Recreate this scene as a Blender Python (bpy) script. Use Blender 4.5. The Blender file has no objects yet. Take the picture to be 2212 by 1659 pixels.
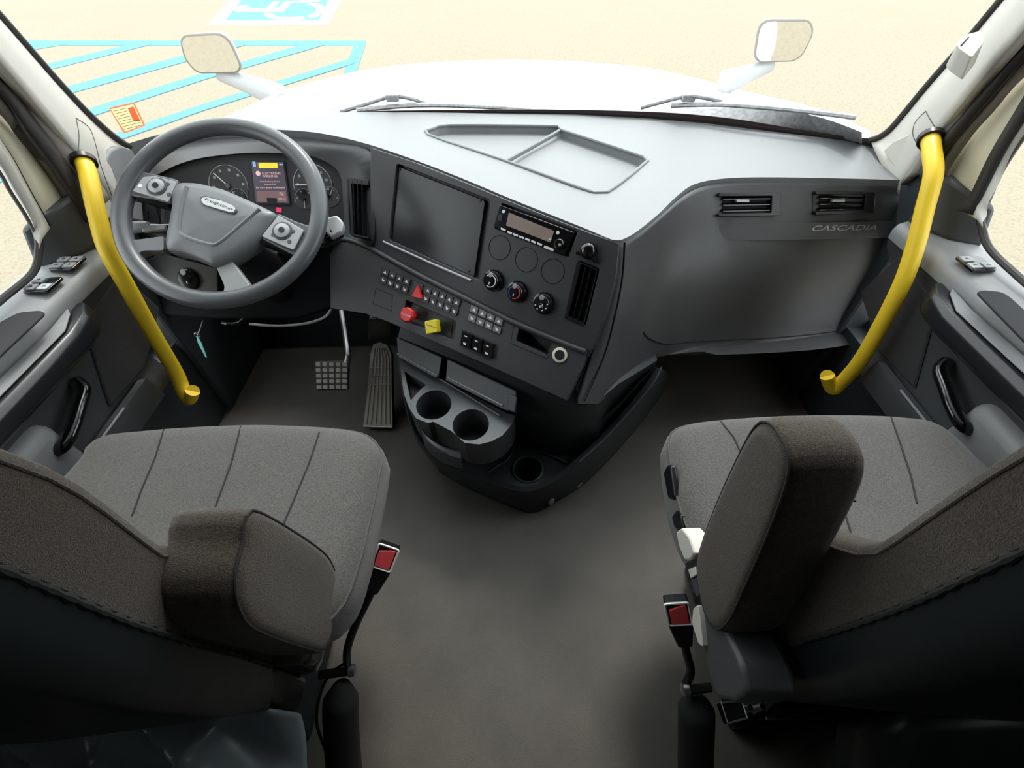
import bpy, bmesh, math, random
from mathutils import Vector as V, Matrix
random.seed(7)
sc = bpy.context.scene
COL = sc.collection
# ------------------------------------------------------------------ camera, world, exposure
F = 960.0; PITCH = math.radians(48); ROLL = math.radians(-1.3); CAM = V((0.02, 0.0, 1.25))
_f = V((0, math.cos(PITCH), -math.sin(PITCH))); _r = V((1, 0, 0)); _u = _r.cross(_f)
_R = math.cos(ROLL)*_r + math.sin(ROLL)*_u; _U = -math.sin(ROLL)*_r + math.cos(ROLL)*_u
cd = bpy.data.cameras.new('camera'); cam = bpy.data.objects.new('camera', cd); COL.objects.link(cam)
M = Matrix((_R, _U, -_f)).transposed().to_4x4(); M.translation = CAM
cam.matrix_world = M
cd.sensor_width = 36.0; cd.lens = 36.0*F/2212.0; cd.clip_start = 0.02; cd.clip_end = 200
sc.camera = cam
sc.view_settings.view_transform = 'Standard'; sc.view_settings.look = 'None'
sc.view_settings.exposure = 0.0; sc.view_settings.gamma = 1.0
sc.view_settings.use_curve_mapping = False
w = bpy.data.worlds.new('sky'); sc.world = w; w.use_nodes = True
bg = w.node_tree.nodes['Background']; bg.inputs[0].default_value = (0.93, 0.985, 1.0, 1); bg.inputs[1].default_value = 3.4
sd = bpy.data.lights.new('sun', 'SUN'); sd.energy = 2.0; sd.angle = math.radians(12); sd.color = (1, .96, .88)
sun = bpy.data.objects.new('sun', sd); COL.objects.link(sun); sun.rotation_euler = (math.radians(-38), math.radians(10), 0)

# ------------------------------------------------------------------ measuring helpers
def ray(u, v): return _f + _R*((u-1106)/F) + _U*((829.5-v)/F)
def AX(u, v, a, val):
    d = ray(u, v); return CAM + d*((val-CAM[a])/d[a])
def X(u, v, x): return AX(u, v, 0, x)
def Y(u, v, y): return AX(u, v, 1, y)
def Z(u, v, z): return AX(u, v, 2, z)
def glass_y(x, z): return 1.66 - .33*(x-.02)**2 - .55*(z-.8)
def G(u, v, off=0.0):
    d = ray(u, v); lo, hi = .2, 4.
    for _ in range(40):
        m = (lo+hi)/2; p = CAM + d*m
        if p.y < glass_y(p.x, p.z)-off: lo = m
        else: hi = m
    return CAM + d*lo
class Plane:
    def __init__(s, a, b, c):            # three world points; ex roughly a->b; normal towards the camera
        s.o = a.copy(); s.ex = (b-a).normalized(); n = s.ex.cross(c-a).normalized()
        if n.dot(CAM-a) < 0: n = -n
        s.n = n; s.ey = n.cross(s.ex)
    def px(s, u, v, h=0):
        d = ray(u, v); p0 = s.o + s.n*h
        return CAM + d*((p0-CAM).dot(s.n)/d.dot(s.n))
    def loc(s, u, v, h=0):
        p = s.px(u, v, h) - s.o; return (p.dot(s.ex), p.dot(s.ey))
    def w(s, a, b, h=0): return s.o + s.ex*a + s.ey*b + s.n*h
def crom(pts, n=8, closed=False):
    P = [V(p) for p in pts]; out = []
    N = len(P); rng = N if closed else N-1
    for i in range(rng):
        if closed: a, b, c, d = P[(i-1) % N], P[i], P[(i+1) % N], P[(i+2) % N]
        else: a, b, c, d = P[max(i-1, 0)], P[i], P[i+1], P[min(i+2, N-1)]
        for k in range(n):
            t = k/n
            out.append(.5*((2*b)+(c-a)*t+(2*a-5*b+4*c-d)*t*t+(3*b-a-3*c+d)*t**3))
    if not closed: out.append(P[-1].copy())
    return out
def resample(pts, n, closed=False):
    P = [V(p) for p in pts]
    if closed: P = P+[P[0]]
    L = [0]
    for i in range(1, len(P)): L.append(L[-1]+(P[i]-P[i-1]).length)
    out = []; j = 0
    for k in range(n):
        t = L[-1]*k/(n if closed else n-1)
        while j < len(P)-2 and L[j+1] < t: j += 1
        s = (t-L[j])/max(L[j+1]-L[j], 1e-9); out.append(P[j].lerp(P[j+1], min(max(s, 0), 1)))
    return out
def rpoly(pts, r, n=4):                    # round the corners of a 2D polygon
    out = []; N = len(pts)
    for i in range(N):
        p = V(pts[i]).to_2d(); a = V(pts[i-1]).to_2d(); b = V(pts[(i+1) % N]).to_2d()
        da, db = a-p, b-p; q = min(r, da.length*.45, db.length*.45)
        A = p+da.normalized()*q; B = p+db.normalized()*q
        for k in range(n+1):
            t = k/n; out.append(tuple((1-t)**2*A + 2*t*(1-t)*p + t*t*B))
    return out
def circ(c, r, n=28, ry=None):
    ry = ry or r
    return [(c[0]+r*math.cos(2*math.pi*k/n), c[1]+ry*math.sin(2*math.pi*k/n)) for k in range(n)]

# ------------------------------------------------------------------ materials
MATS = {}
def mat(name, col, rough=.5, metal=0, spec=.5, bump=0, bscale=400, vary=0, vscale=60, emit=None, es=1, sheen=0, col2=None, detail=3, coat=0):
    if name in MATS: return MATS[name]
    m = bpy.data.materials.new(name); m.use_nodes = True; nt = m.node_tree; b = nt.nodes['Principled BSDF']
    b.inputs['Base Color'].default_value = (*col, 1); b.inputs['Roughness'].default_value = rough
    b.inputs['Metallic'].default_value = metal; b.inputs['Specular IOR Level'].default_value = spec
    if sheen: b.inputs['Sheen Weight'].default_value = sheen; b.inputs['Sheen Roughness'].default_value = .5
    if coat: b.inputs['Coat Weight'].default_value = coat; b.inputs['Coat Roughness'].default_value = .05
    if emit: b.inputs['Emission Color'].default_value = (*emit, 1); b.inputs['Emission Strength'].default_value = es
    tc = nt.nodes.new('ShaderNodeTexCoord')
    if vary:
        n = nt.nodes.new('ShaderNodeTexNoise'); n.inputs['Scale'].default_value = vscale; n.inputs['Detail'].default_value = detail
        nt.links.new(tc.outputs['Object'], n.inputs['Vector'])
        r = nt.nodes.new('ShaderNodeValToRGB'); c2 = col2 or tuple(c*(1-vary) for c in col)
        r.color_ramp.elements[0].position = .35; r.color_ramp.elements[1].position = .65
        r.color_ramp.elements[0].color = (*c2, 1); r.color_ramp.elements[1].color = (*[min(c*(1+vary), 1) for c in col], 1)
        nt.links.new(n.outputs['Fac'], r.inputs['Fac']); nt.links.new(r.outputs['Color'], b.inputs['Base Color'])
    if bump:
        n = nt.nodes.new('ShaderNodeTexNoise'); n.inputs['Scale'].default_value = bscale; n.inputs['Detail'].default_value = 2
        nt.links.new(tc.outputs['Object'], n.inputs['Vector'])
        bp = nt.nodes.new('ShaderNodeBump'); bp.inputs['Strength'].default_value = bump; bp.inputs['Distance'].default_value = .002
        nt.links.new(n.outputs['Fac'], bp.inputs['Height']); nt.links.new(bp.outputs['Normal'], b.inputs['Normal'])
    MATS[name] = m; return m
dash_top_m = mat('slate_dash_plastic', (.21, .222, .232), .45, spec=.6, bump=.25, bscale=900)
fascia_m = mat('charcoal_fascia_plastic', (.044, .046, .050), .40, bump=.2, bscale=900)
lower_m = mat('dark_lower_plastic', (.034, .040, .045), .33, bump=.2, bscale=900)
pass_m = mat('graphite_glove_plastic', (.072, .074, .078), .42, bump=.2, bscale=900, vary=.12, vscale=3)
black_m = mat('black_plastic', (.008, .008, .010), .35)
matte_m = mat('matte_black', (.006, .006, .008), .8)
gloss_m = mat('gloss_black', (.006, .006, .007), .12, coat=.3)
wheel_m = mat('grey_wheel_vinyl', (.085, .09, .098), .27, bump=.15, bscale=700)
hub_m = mat('pale_grey_hub_vinyl', (.15, .158, .168), .34, bump=.12, bscale=900)
knee_m = mat('matte_knee_plastic', (.010, .011, .013), .85, spec=.12)
pad_m = mat('silver_grey_buttons', (.36, .37, .38), .3, metal=.2)
chrome_m = mat('chrome', (.75, .75, .76), .15, metal=1)
steel_m = mat('brushed_steel', (.45, .45, .46), .35, metal=1)
white_m = mat('white_marking', (.8, .8, .8), .5)
red_m = mat('red_plastic', (.75, .03, .03), .35)
yellow_m = mat('yellow_knob_plastic', (.85, .68, .02), .4)
handle_m = mat('yellow_handle_paint', (.93, .64, .03), .38)
blue_m = mat('blue_marking', (.02, .12, .5), .5)
screen_m = mat('dark_screen_cover', (.013, .014, .016), .28, vary=.2, vscale=12)
lcd_m = mat('radio_display', (.30, .23, .20), .25, vary=.1, vscale=20)
fabric_m = mat('dark_grey_fabric', (.084, .080, .076), .95, bump=.5, bscale=900, vary=.3, vscale=450, sheen=.25, detail=4)
fabric2_m = mat('brown_grey_fabric', (.055, .044, .033), .95, bump=.7, bscale=900, vary=.35, vscale=500, sheen=.12, detail=4)
seam_m = mat('dark_seam_thread', (.02, .02, .02), .9)
skirt_m = mat('soft_black_leatherette', (.15, .175, .19), .28, bump=.3, bscale=40)
vinyl_m = mat('black_vinyl', (.010, .014, .016), .38, bump=.4, bscale=25)
floor_m = mat('rubber_floor_mat', (.098, .089, .078), .62, bump=.3, bscale=500, vary=.12, vscale=7, detail=6)
pillar_m = mat('cream_grey_trim', (.60, .575, .52), .55, bump=.05, bscale=800)
seal_m = mat('dark_rubber_seal', (.030, .027, .026), .55)
seal2_m = mat('taupe_weatherstrip', (.24, .215, .19), .6)
cream_m = mat('cream_painted_metal', (.78, .74, .56), .35)
door_m = mat('grey_door_plastic', (.26, .265, .27), .48, bump=.2, bscale=900)
doord_m = mat('charcoal_door_plastic', (.055, .058, .062), .45, bump=.2, bscale=900)
doorf_m = mat('door_fabric_insert', (.040, .038, .040), .9, bump=.5, bscale=400)
armr_m = mat('armrest_black_vinyl', (.011, .012, .014), .3)
ceil_m = mat('charcoal_headliner', (.09, .09, .085), .9)
hood_m = mat('white_truck_paint', (.85, .86, .88), .25)
cowl_m = mat('cowl_grey_plastic', (.30, .30, .31), .7, vary=.2, vscale=80)
tmk_m = mat('teal_key_tag', (.10, .45, .47), .4)
maroon_m = mat('windshield_border_ceramic', (.035, .022, .022), .4)
cyan_m = mat('faded_blue_road_paint', (.070, .215, .275), .8, vary=.06, vscale=30)
wpaint_m = mat('white_road_paint', (.75, .75, .74), .8)
rubber_m = mat('grey_pedal_rubber', (.46, .43, .39), .75)
mirror_m = mat('mirror_glass', (.98, .98, .97), .03, metal=1)
def glass(name, tint=(1, 1, 1), f=.5):
    m = bpy.data.materials.new(name); m.use_nodes = True; nt = m.node_tree; nt.nodes.clear()
    o = nt.nodes.new('ShaderNodeOutputMaterial'); mx = nt.nodes.new('ShaderNodeMixShader')
    t = nt.nodes.new('ShaderNodeBsdfTransparent'); t.inputs[0].default_value = (*tint, 1)
    g = nt.nodes.new('ShaderNodeBsdfGlossy'); g.inputs['Roughness'].default_value = .0
    fr = nt.nodes.new('ShaderNodeFresnel'); fr.inputs[0].default_value = 1.3
    mu = nt.nodes.new('ShaderNodeMath'); mu.operation = 'MULTIPLY'; mu.inputs[1].default_value = f
    nt.links.new(fr.outputs[0], mu.inputs[0]); nt.links.new(mu.outputs[0], mx.inputs[0])
    nt.links.new(t.outputs[0], mx.inputs[1]); nt.links.new(g.outputs[0], mx.inputs[2]); nt.links.new(mx.outputs[0], o.inputs[0])
    return m
glass_m = glass('clear_windshield_glass', (.97, .985, .98), .4)
# asphalt: cream speckled with fine cracks
asph_m = bpy.data.materials.new('pale_tan_asphalt'); asph_m.use_nodes = True
nt = asph_m.node_tree; b = nt.nodes['Principled BSDF']; b.inputs['Roughness'].default_value = .9
tc = nt.nodes.new('ShaderNodeTexCoord')
n1 = nt.nodes.new('ShaderNodeTexNoise'); n1.inputs['Scale'].default_value = 26; n1.inputs['Detail'].default_value = 8; n1.inputs['Roughness'].default_value = .75
n2 = nt.nodes.new('ShaderNodeTexNoise'); n2.inputs['Scale'].default_value = .5; n2.inputs['Detail'].default_value = 3
r1 = nt.nodes.new('ShaderNodeValToRGB'); r1.color_ramp.elements[0].position = .3; r1.color_ramp.elements[1].position = .52
r1.color_ramp.elements[0].color = (.175, .145, .095, 1); r1.color_ramp.elements[1].color = (.262, .232, .172, 1)
mx = nt.nodes.new('ShaderNodeMixRGB'); mx.blend_type = 'MULTIPLY'; mx.inputs[0].default_value = .5
r2 = nt.nodes.new('ShaderNodeValToRGB'); r2.color_ramp.elements[0].color = (.9, .84, .76, 1); r2.color_ramp.elements[1].color = (1, 1, 1, 1)
for n in (n1, n2): nt.links.new(tc.outputs['Object'], n.inputs['Vector'])
nt.links.new(n1.outputs['Fac'], r1.inputs['Fac']); nt.links.new(n2.outputs['Fac'], r2.inputs['Fac'])
nt.links.new(r1.outputs['Color'], mx.inputs[1]); nt.links.new(r2.outputs['Color'], mx.inputs[2]); nt.links.new(mx.outputs['Color'], b.inputs['Base Color'])

# ------------------------------------------------------------------ mesh builder
class MB:
    def __init__(s): s.v = []; s.f = []; s.m = []; s.mats = []
    def mi(s, m):
        if m not in s.mats: s.mats.append(m)
        return s.mats.index(m)
    def add(s, vs, fs, m):
        o = len(s.v); s.v += [V(p) for p in vs]; k = s.mi(m)
        for f in fs: s.f.append([i+o for i in f]); s.m.append(k)
        return s
    def prism(s, pl, pts, h0, h1, m, inset=0):
        n = len(pts); c = (sum(p[0] for p in pts)/n, sum(p[1] for p in pts)/n)
        k = 1-inset
        vs = [pl.w(a, b, h0) for a, b in pts]+[pl.w(c[0]+(a-c[0])*k, c[1]+(b-c[1])*k, h1) for a, b in pts]
        fs = [list(range(n))[::-1], [i+n for i in range(n)]]+[[i, (i+1) % n, (i+1) % n+n, i+n] for i in range(n)]
        return s.add(vs, fs, m)
    def pprism(s, pl, pix, h0, h1, m, r=0, inset=0):
        pts = [pl.loc(u, v, h1) for u, v in pix]
        if r: pts = rpoly(pts, r)
        return s.prism(pl, pts, h0, h1, m, inset)
    def box(s, x0, x1, y0, y1, z0, z1, m):
        vs = [(x, y, z) for z in (z0, z1) for x, y in ((x0, y0), (x1, y0), (x1, y1), (x0, y1))]
        return s.add(vs, [[3, 2, 1, 0], [4, 5, 6, 7], [0, 1, 5, 4], [1, 2, 6, 5], [2, 3, 7, 6], [3, 0, 4, 7]], m)
    def grid(s, rows, m, closed=False):
        nr, nc = len(rows), len(rows[0]); vs = [p for r in rows for p in r]; fs = []
        for i in range(nr-1):
            for j in range(nc if closed else nc-1):
                k = (j+1) % nc; fs.append([i*nc+j, i*nc+k, (i+1)*nc+k, (i+1)*nc+j])
        return s.add(vs, fs, m)
    def tube(s, path, r, m, n=12, closed=False, rz=None, cap=True, up=None):
        P = [V(p) for p in path]; N = len(P); rows = []; prev = None
        for i in range(N):
            if closed: t = P[(i+1) % N]-P[i-1]
            else: t = P[min(i+1, N-1)]-P[max(i-1, 0)]
            t.normalize()
            if prev is None:
                a = up or (V((0, 0, 1)) if abs(t.z) < .9 else V((1, 0, 0))); e = a-t*a.dot(t)
            else: e = prev-t*prev.dot(t)
            e.normalize(); prev = e; g = t.cross(e)
            ri = r[i] if isinstance(r, (list, tuple)) else r; r2 = (rz if rz else ri)
            rows.append([P[i]+e*ri*math.cos(2*math.pi*k/n)+g*r2*math.sin(2*math.pi*k/n) for k in range(n)])
        if closed: rows.append(rows[0])
        s.grid(rows, m, True)
        if not closed and cap:
            for rw in (rows[0][::-1], rows[-1]): s.add(rw, [list(range(n))], m)
        return s
    def lathe(s, o, ax, prof, m, n=24):
        ax = ax.normalized(); a = V((0, 0, 1)) if abs(ax.z) < .9 else V((1, 0, 0)); e = (a-ax*a.dot(ax)).normalized(); g = ax.cross(e)
        rows = [[o+ax*h+(e*math.cos(2*math.pi*k/n)+g*math.sin(2*math.pi*k/n))*r for k in range(n)] for r, h in prof]
        s.grid(rows, m, True)
        for rw in (rows[0][::-1], rows[-1]): s.add(rw, [list(range(n))], m)
        return s
    def build(s, name, parent=None, bevel=0, seg=2, smooth=40, sub=0, solid=0, merge=1e-5):
        me = bpy.data.meshes.new(name); me.from_pydata([tuple(p) for p in s.v], [], s.f)
        for m in s.mats: me.materials.append(m)
        for p, k in zip(me.polygons, s.m): p.material_index = k
        bm = bmesh.new(); bm.from_mesh(me)
        if merge: bmesh.ops.remove_doubles(bm, verts=bm.verts, dist=merge)
        bmesh.ops.recalc_face_normals(bm, faces=bm.faces); bm.to_mesh(me); bm.free()
        if smooth: me.shade_smooth(); me.set_sharp_from_angle(angle=math.radians(smooth))
        o = bpy.data.objects.new(name, me); COL.objects.link(o)
        if solid: q = o.modifiers.new('solid', 'SOLIDIFY'); q.thickness = abs(solid); q.offset = 1 if solid > 0 else -1
        if bevel: q = o.modifiers.new('bevel', 'BEVEL'); q.width = bevel; q.segments = seg; q.limit_method = 'ANGLE'; q.angle_limit = math.radians(35)
        if sub: q = o.modifiers.new('sub', 'SUBSURF'); q.levels = sub; q.render_levels = sub
        if parent: adopt(o, parent)
        return o
def adopt(o, parent):
    o.parent = parent
    p = parent; T = V((0, 0, 0))
    while p: T += p.location; p = p.parent
    o.location = o.location-T
def thing(name, label, cat, loc=(0, 0, 0), group=None, kind=None):
    o = bpy.data.objects.new(name, None); COL.objects.link(o); o.location = loc; o.empty_display_size = .05
    if label: o['label'] = label
    if cat: o['category'] = cat
    if group: o['group'] = group
    if kind: o['kind'] = kind
    return o
def tag(o, label, cat, group=None, kind=None):
    if label: o['label'] = label
    if cat: o['category'] = cat
    if group: o['group'] = group
    if kind: o['kind'] = kind
    return o
def bake(o):
    dg = bpy.context.evaluated_depsgraph_get(); dg.update()
    me = bpy.data.meshes.new_from_object(o.evaluated_get(dg)); old = o.data; o.modifiers.clear(); o.data = me; bpy.data.meshes.remove(old)
def cut(o, cmb):
    c = cmb.build('cutter', smooth=0)
    q = o.modifiers.new('cut', 'BOOLEAN'); q.object = c; q.operation = 'DIFFERENCE'; q.solver = 'EXACT'
    bake(o); me = c.data; bpy.data.objects.remove(c); bpy.data.meshes.remove(me)
def bev(o, wd, seg=2):
    q = o.modifiers.new('bevel', 'BEVEL'); q.width = wd; q.segments = seg; q.limit_method = 'ANGLE'; q.angle_limit = math.radians(35)
def text(name, body, pl, u0, v0, u1, v1, h, m, parent, hgt=None, depth=.0004, shear=0, spacing=1):
    cu = bpy.data.curves.new(name, 'FONT'); cu.body = body; cu.size = 1; cu.extrude = 0; cu.shear = shear; cu.space_character = spacing
    cu.align_x = 'LEFT'; o = bpy.data.objects.new(name, cu); COL.objects.link(o)
    dg = bpy.context.evaluated_depsgraph_get(); dg.update()
    me = bpy.data.meshes.new_from_object(o.evaluated_get(dg)); bpy.data.objects.remove(o); bpy.data.curves.remove(cu)
    xs = [p.co.x for p in me.vertices]; ys = [p.co.y for p in me.vertices]
    a = V(pl.loc(u0, v0, h)); c = V(pl.loc(u1, v1, h)); d = (c-a); L = d.length; d.normalize(); e = V((-d.y, d.x))
    sx = L/(max(xs)-min(xs)); sy = (hgt/(max(ys)-min(ys))) if hgt else sx
    for p in me.vertices:
        q = a+d*(p.co.x-min(xs))*sx+e*(p.co.y-min(ys))*sy; p.co = pl.w(q.x, q.y, h)
    me.materials.clear(); me.materials.append(m)
    o = bpy.data.objects.new(name, me); COL.objects.link(o)
    if parent: adopt(o, parent)
    return o

# ================================================================== SETTING
GZ = -1.2
g = MB().box(-60, 60, -40, 90, GZ-.2, GZ, asph_m).build('ground', smooth=0); tag(g, None, None, kind='structure')
f = MB().box(-1.1, 1.14, -1.3, 1.46, -.05, 0, floor_m).build('floor', smooth=0); tag(f, None, None, kind='structure')
wf = MB()
wf.grid([[V((-1.06, 1.38, 0)), V((1.10, 1.38, 0))], [V((-1.06, 1.46, .25)), V((1.10, 1.46, .25))], [V((-1.06, 1.46, .60)), V((1.10, 1.46, .60))]], lower_m)
tag(wf.build('wall_front', solid=-.03), None, None, kind='structure')
tag(MB().box(-1.1, 1.14, -1.33, -1.3, -.05, 1.75, doord_m).build('wall_back', smooth=0), None, None, kind='structure')
tag(MB().box(-1.1, 1.14, -1.33, .85, 1.72, 1.76, ceil_m).build('ceiling', smooth=0), None, None, kind='structure')
for nm, x0, x1 in (('wall_left', -1.10, -1.07), ('wall_right', 1.11, 1.14)):
    b = MB().box(x0, x1, -1.3, -.80, 0, 1.72, ceil_m)
    b.box(x0, x1, -.52, .22, 0, 1.72, ceil_m); b.box(x0, x1, -.80, -.52, 0, .85, ceil_m); b.box(x0, x1, -.80, -.52, 1.12, 1.72, ceil_m)  # gap left for the added rear side window
    b.box(x0, x1, -.12, 1.42, 0, .36, lower_m); b.box(x0, x1, -.12, .80, 1.46, 1.72, ceil_m)
    xi, xo = (x1, x1+.05) if x0 < 0 else (x0-.05, x0)
    b.box(min(xi, xo), max(xi, xo), -.12, 1.38, 0, .33, lower_m)
    tag(b.build(nm, smooth=0), None, None, kind='structure')
for nm, x in (('added_window_2', -1.085), ('added_window_3', 1.125)):
    tag(MB().box(x-.003, x+.003, -.80, -.52, .85, 1.12, glass_m).build(nm, smooth=0), None, None, kind='structure')  # small side windows added out of view to light behind the seats
# kick panels between door opening and dashboard
for nm, x0, x1 in (('trim_3', -1.10, -1.0), ('trim_4', 1.04, 1.14)):
    tag(MB().box(x0, x1, 1.03, 1.40, .0, .70, lower_m).build(nm, bevel=.01, smooth=0), None, None, kind='structure')

# windshield
rows = []
for i in range(13):
    z = .70+(1.72-.70)*i/12; r = []
    for j in range(25):
        x = -1.10+2.24*j/24; r.append(V((x, glass_y(x, z), z)))
    rows.append(r)
tag(MB().grid(rows, glass_m).build('window_1'), None, None, kind='structure')

# ground markings -------------------------------------------------
GP = Plane(Z(300, 300, GZ+.003), Z(900, 300, GZ+.003), Z(300, 100, GZ+.003))
am = thing('aisle_marking', 'faded blue hatched access aisle painted on the asphalt left of the hood', 'road marking', Z(450, 150, GZ))
sk = [0]
def stripe(nm, pts):
    sk[0] += 1
    return MB().pprism(GP, pts, -.002, .001+.0012*sk[0], cyan_m).build(nm, am, smooth=0)
stripe('border_line', [(-60, 87), (790, 88), (788, 99), (-60, 98)])
stripe('border_line', [(764, 99), (789, 98), (722, 300), (690, 300)])
for a in ([(-80, 118), (-80, 132), (148, 95), (96, 95)], [(-60, 176), (-60, 192), (330, 95), (282, 95)], [(-40, 233), (-40, 252), (510, 107), (470, 96), (560, 92), (420, 110)][:0] or [(-40, 236), (-40, 254), (430, 125), (530, 97), (470, 97), (420, 113)],
          [(-60, 313), (-60, 335), (440, 172), (700, 97), (650, 97), (430, 160)], [(-60, 390), (-60, 414), (440, 238), (764, 137), (768, 123), (440, 224)]):
    stripe('stripe', a)
sy = thing('accessible_parking_symbol', 'blue wheelchair symbol in a white painted square at the top of the view', 'road marking', Z(600, 30, GZ))
MB().pprism(GP, [(449, 54), (709, 54), (766, -60), (544, -60)], -.002, .001, wpaint_m).build('border', sy, smooth=0)
MB().pprism(GP, [(486, 44), (689, 44), (735, -56), (566, -56)], .001, .002, cyan_m).build('background', sy, smooth=0)
fg = MB()
for q in ([(503.7, 18.8), (516.7, 12.3), (534, 11.6), (544, 18.1), (574.5, 18.1), (590.5, 3.6), (603.5, 3.6), (592, 18), (600.6, 16.6), (616.5, 2.9), (691.7, -1.4), (691.7, 2.9), (629.5, 6.5), (610.7, 26), (512, 25.3), (503.7, 21.7)],
          [(568.8, 29), (587.6, 28.2), (594.8, 34), (606.4, 36.9), (632.4, 36.9), (652.7, 34), (661.3, 39.8), (642.5, 42.7), (606.4, 42.7), (578.9, 38.3)],
          [(662.8, 8.7), (686, 5.8), (700.4, 14.5), (696, 27.5), (686, 35.4), (671.5, 39), (662.8, 34.7), (680, 27.5), (684.5, 20.3), (677, 13)]):
    fg.pprism(GP, q, .002, .006, wpaint_m)
fg.build('wheelchair_figure', sy, smooth=0)

# hood -------------------------------------------------------------
hd = thing('truck_hood', 'glossy white truck hood beyond the windshield', 'hood', (0.02, 1.8, .6))
sil = [(450, 270, 1.80), (500, 246, 1.9), (560, 218, 2.1), (620, 193, 2.3), (720, 165, 2.7), (800, 149, 2.9), (880, 139, 3.0), (980, 132, 3.08), (1100, 129, 3.1), (1220, 132, 3.08), (1330, 139, 3.02), (1420, 150, 2.95), (1500, 168, 2.75), (1600, 195, 2.45), (1720, 222, 2.1), (1800, 246, 1.92), (1880, 284, 1.72)]
S = resample(crom([Y(*p) for p in sil], 5), 49)
rows = []
near = [V((-1.12+2.28*j/48, glass_y(-1.12+2.28*j/48, .70)+.06, .69-.06*abs(j/24-1)**3)) for j in range(49)]
for i in range(11):
    t = i/10; r = []
    for j in range(49):
        p = near[j].lerp(S[j], t); p.z += .035*math.sin(math.pi*t)*(1-abs(j/24-1)**2)
        r.append(p)
    rows.append(r)
for k, (a, dz) in enumerate(((1.012, -.03), (1.02, -.12), (1.02, -.55))):
    rows.append([V((.02+(p.x-.02)*a, 1.5+(p.y-1.5)*a, p.z+dz)) for p in S])
MB().grid(rows, hood_m).build('hood_panel', hd, smooth=60)
cw = MB(); top = []; bot = []
for (u, v0, v1) in ((700, 234, 256), (850, 229, 250), (1000, 232, 250), (1190, 236, 250), (1400, 240, 254), (1560, 233, 266), (1650, 236, 280), (1740, 246, 292), (1800, 262, 300), (1862, 286, 312)):
    top.append(Y(u, v0, glass_y(Y(u, v0, 1.7).x, .74)+.10)); bot.append(G(u, v1+6, -.012))
cw.grid([resample(crom(top, 4), 40), resample(crom(bot, 4), 40)], cowl_m).build('cowl_panel', hd)

# wipers -----------------------------------------------------------
def wiper(arm, blade, label):
    t = thing('windshield_wiper', label, 'wiper', G(*arm[0], -.03))
    q = lambda P, o: [G(u, v, -o) for u, v in P]
    MB().tube(crom(q(arm, .035), 4), .006, cowl_m, n=8).build('arm', t)
    MB().tube(crom(q(blade, .02), 4), .007, cowl_m, n=8, rz=.012).build('blade', t)
    m = arm[len(arm)//2]
    MB().box(*(lambda p: (p.x-.02, p.x+.02, p.y-.012, p.y+.012, p.z-.01, p.z+.01))(G(m[0], m[1]+3, -.035)), cowl_m).build('joint', t, bevel=.003)
wiper([(735, 242), (800, 222), (848, 208), (890, 214), (925, 226)], [(770, 238), (900, 227), (1040, 230), (1180, 240)], 'thin windshield wiper at the left, in front of the steering wheel')
wiper([(1385, 233), (1440, 218), (1487, 208), (1530, 213), (1560, 220)], [(1450, 228), (1560, 226), (1700, 236), (1849, 253)], 'thin windshield wiper at the right, in front of the passenger side')

# hood mirrors -----------------------------------------------------
def mirror(face, arm, label, y, yaw):
    t = thing('hood_mirror', label, 'mirror', Y(arm[-1][0], arm[-1][1], y))
    c = Y(sum(p[0] for p in face)/len(face), sum(p[1] for p in face)/len(face), y)
    n = V((math.sin(yaw), -1, -.15)).normalized(); ex = V((1, 0, 0)); ex = (ex-n*ex.dot(n)).normalized()
    pl = Plane(c, c+ex, c+n.cross(ex))
    h = MB().pprism(pl, face, -.09, -.01, hood_m, r=.05, inset=0)
    h.v[:len(h.v)//2] = [c-n*.09+(p-(c-n*.09))*.75 for p in h.v[:len(h.v)//2]]
    h.build('housing', t, bevel=.012, seg=3)
    MB().pprism(pl, face, -.012, .0, seal2_m, r=.05).build('rim', t, bevel=.004)
    fc = (sum(p[0] for p in face)/len(face), sum(p[1] for p in face)/len(face))
    MB().pprism(pl, [(fc[0]+(u-fc[0])*.93, fc[1]+(v-fc[1])*.91) for u, v in face], 0, .003, mirror_m, r=.045).build('mirror_glass', t, smooth=0)
    a = [Y(u, v, y+o) for u, v, o in arm]
    MB().tube(a, [.030, .035, .055], mat('mirror_arm_grey', (.42, .43, .44), .5), n=12, rz=.03).build('arm', t)
mirror([(384, 76), (490, 70), (523, 145), (515, 158), (425, 160), (398, 130)], [(475, 158, .06), (530, 180, .04), (610, 212, .0)], 'white hood mirror on a stalk at the left, seen above the steering wheel', 2.2, .06)
mirror([(1640, 42), (1752, 42), (1760, 70), (1735, 120), (1715, 134), (1638, 136), (1628, 122)], [(1665, 138, .06), (1620, 158, .04), (1560, 182, .0)], 'white hood mirror on a stalk at the right, above the passenger side', 2.3, -.06)

# sticker on the windshield ---------------------------------------
def glass_plane(u, v, off):
    a = G(u, v, off); b_ = G(u+20, v, off); c = G(u, v-20, off); return Plane(a, b_, c)
SP = glass_plane(276, 255, .006)
st = thing('windshield_sticker', 'small yellow sticker with a red border on the lower left windshield', 'sticker', SP.px(276, 255))
def translucent(name, col):
    m = bpy.data.materials.new(name); m.use_nodes = True; nt = m.node_tree; nt.nodes.clear()
    o = nt.nodes.new('ShaderNodeOutputMaterial'); mx = nt.nodes.new('ShaderNodeMixShader'); mx.inputs[0].default_value = .75
    a = nt.nodes.new('ShaderNodeBsdfDiffuse'); b = nt.nodes.new('ShaderNodeBsdfTranslucent')
    for q in (a, b): q.inputs[0].default_value = (*col, 1)
    nt.links.new(a.outputs[0], mx.inputs[1]); nt.links.new(b.outputs[0], mx.inputs[2]); nt.links.new(mx.outputs[0], o.inputs[0]); return m
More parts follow.
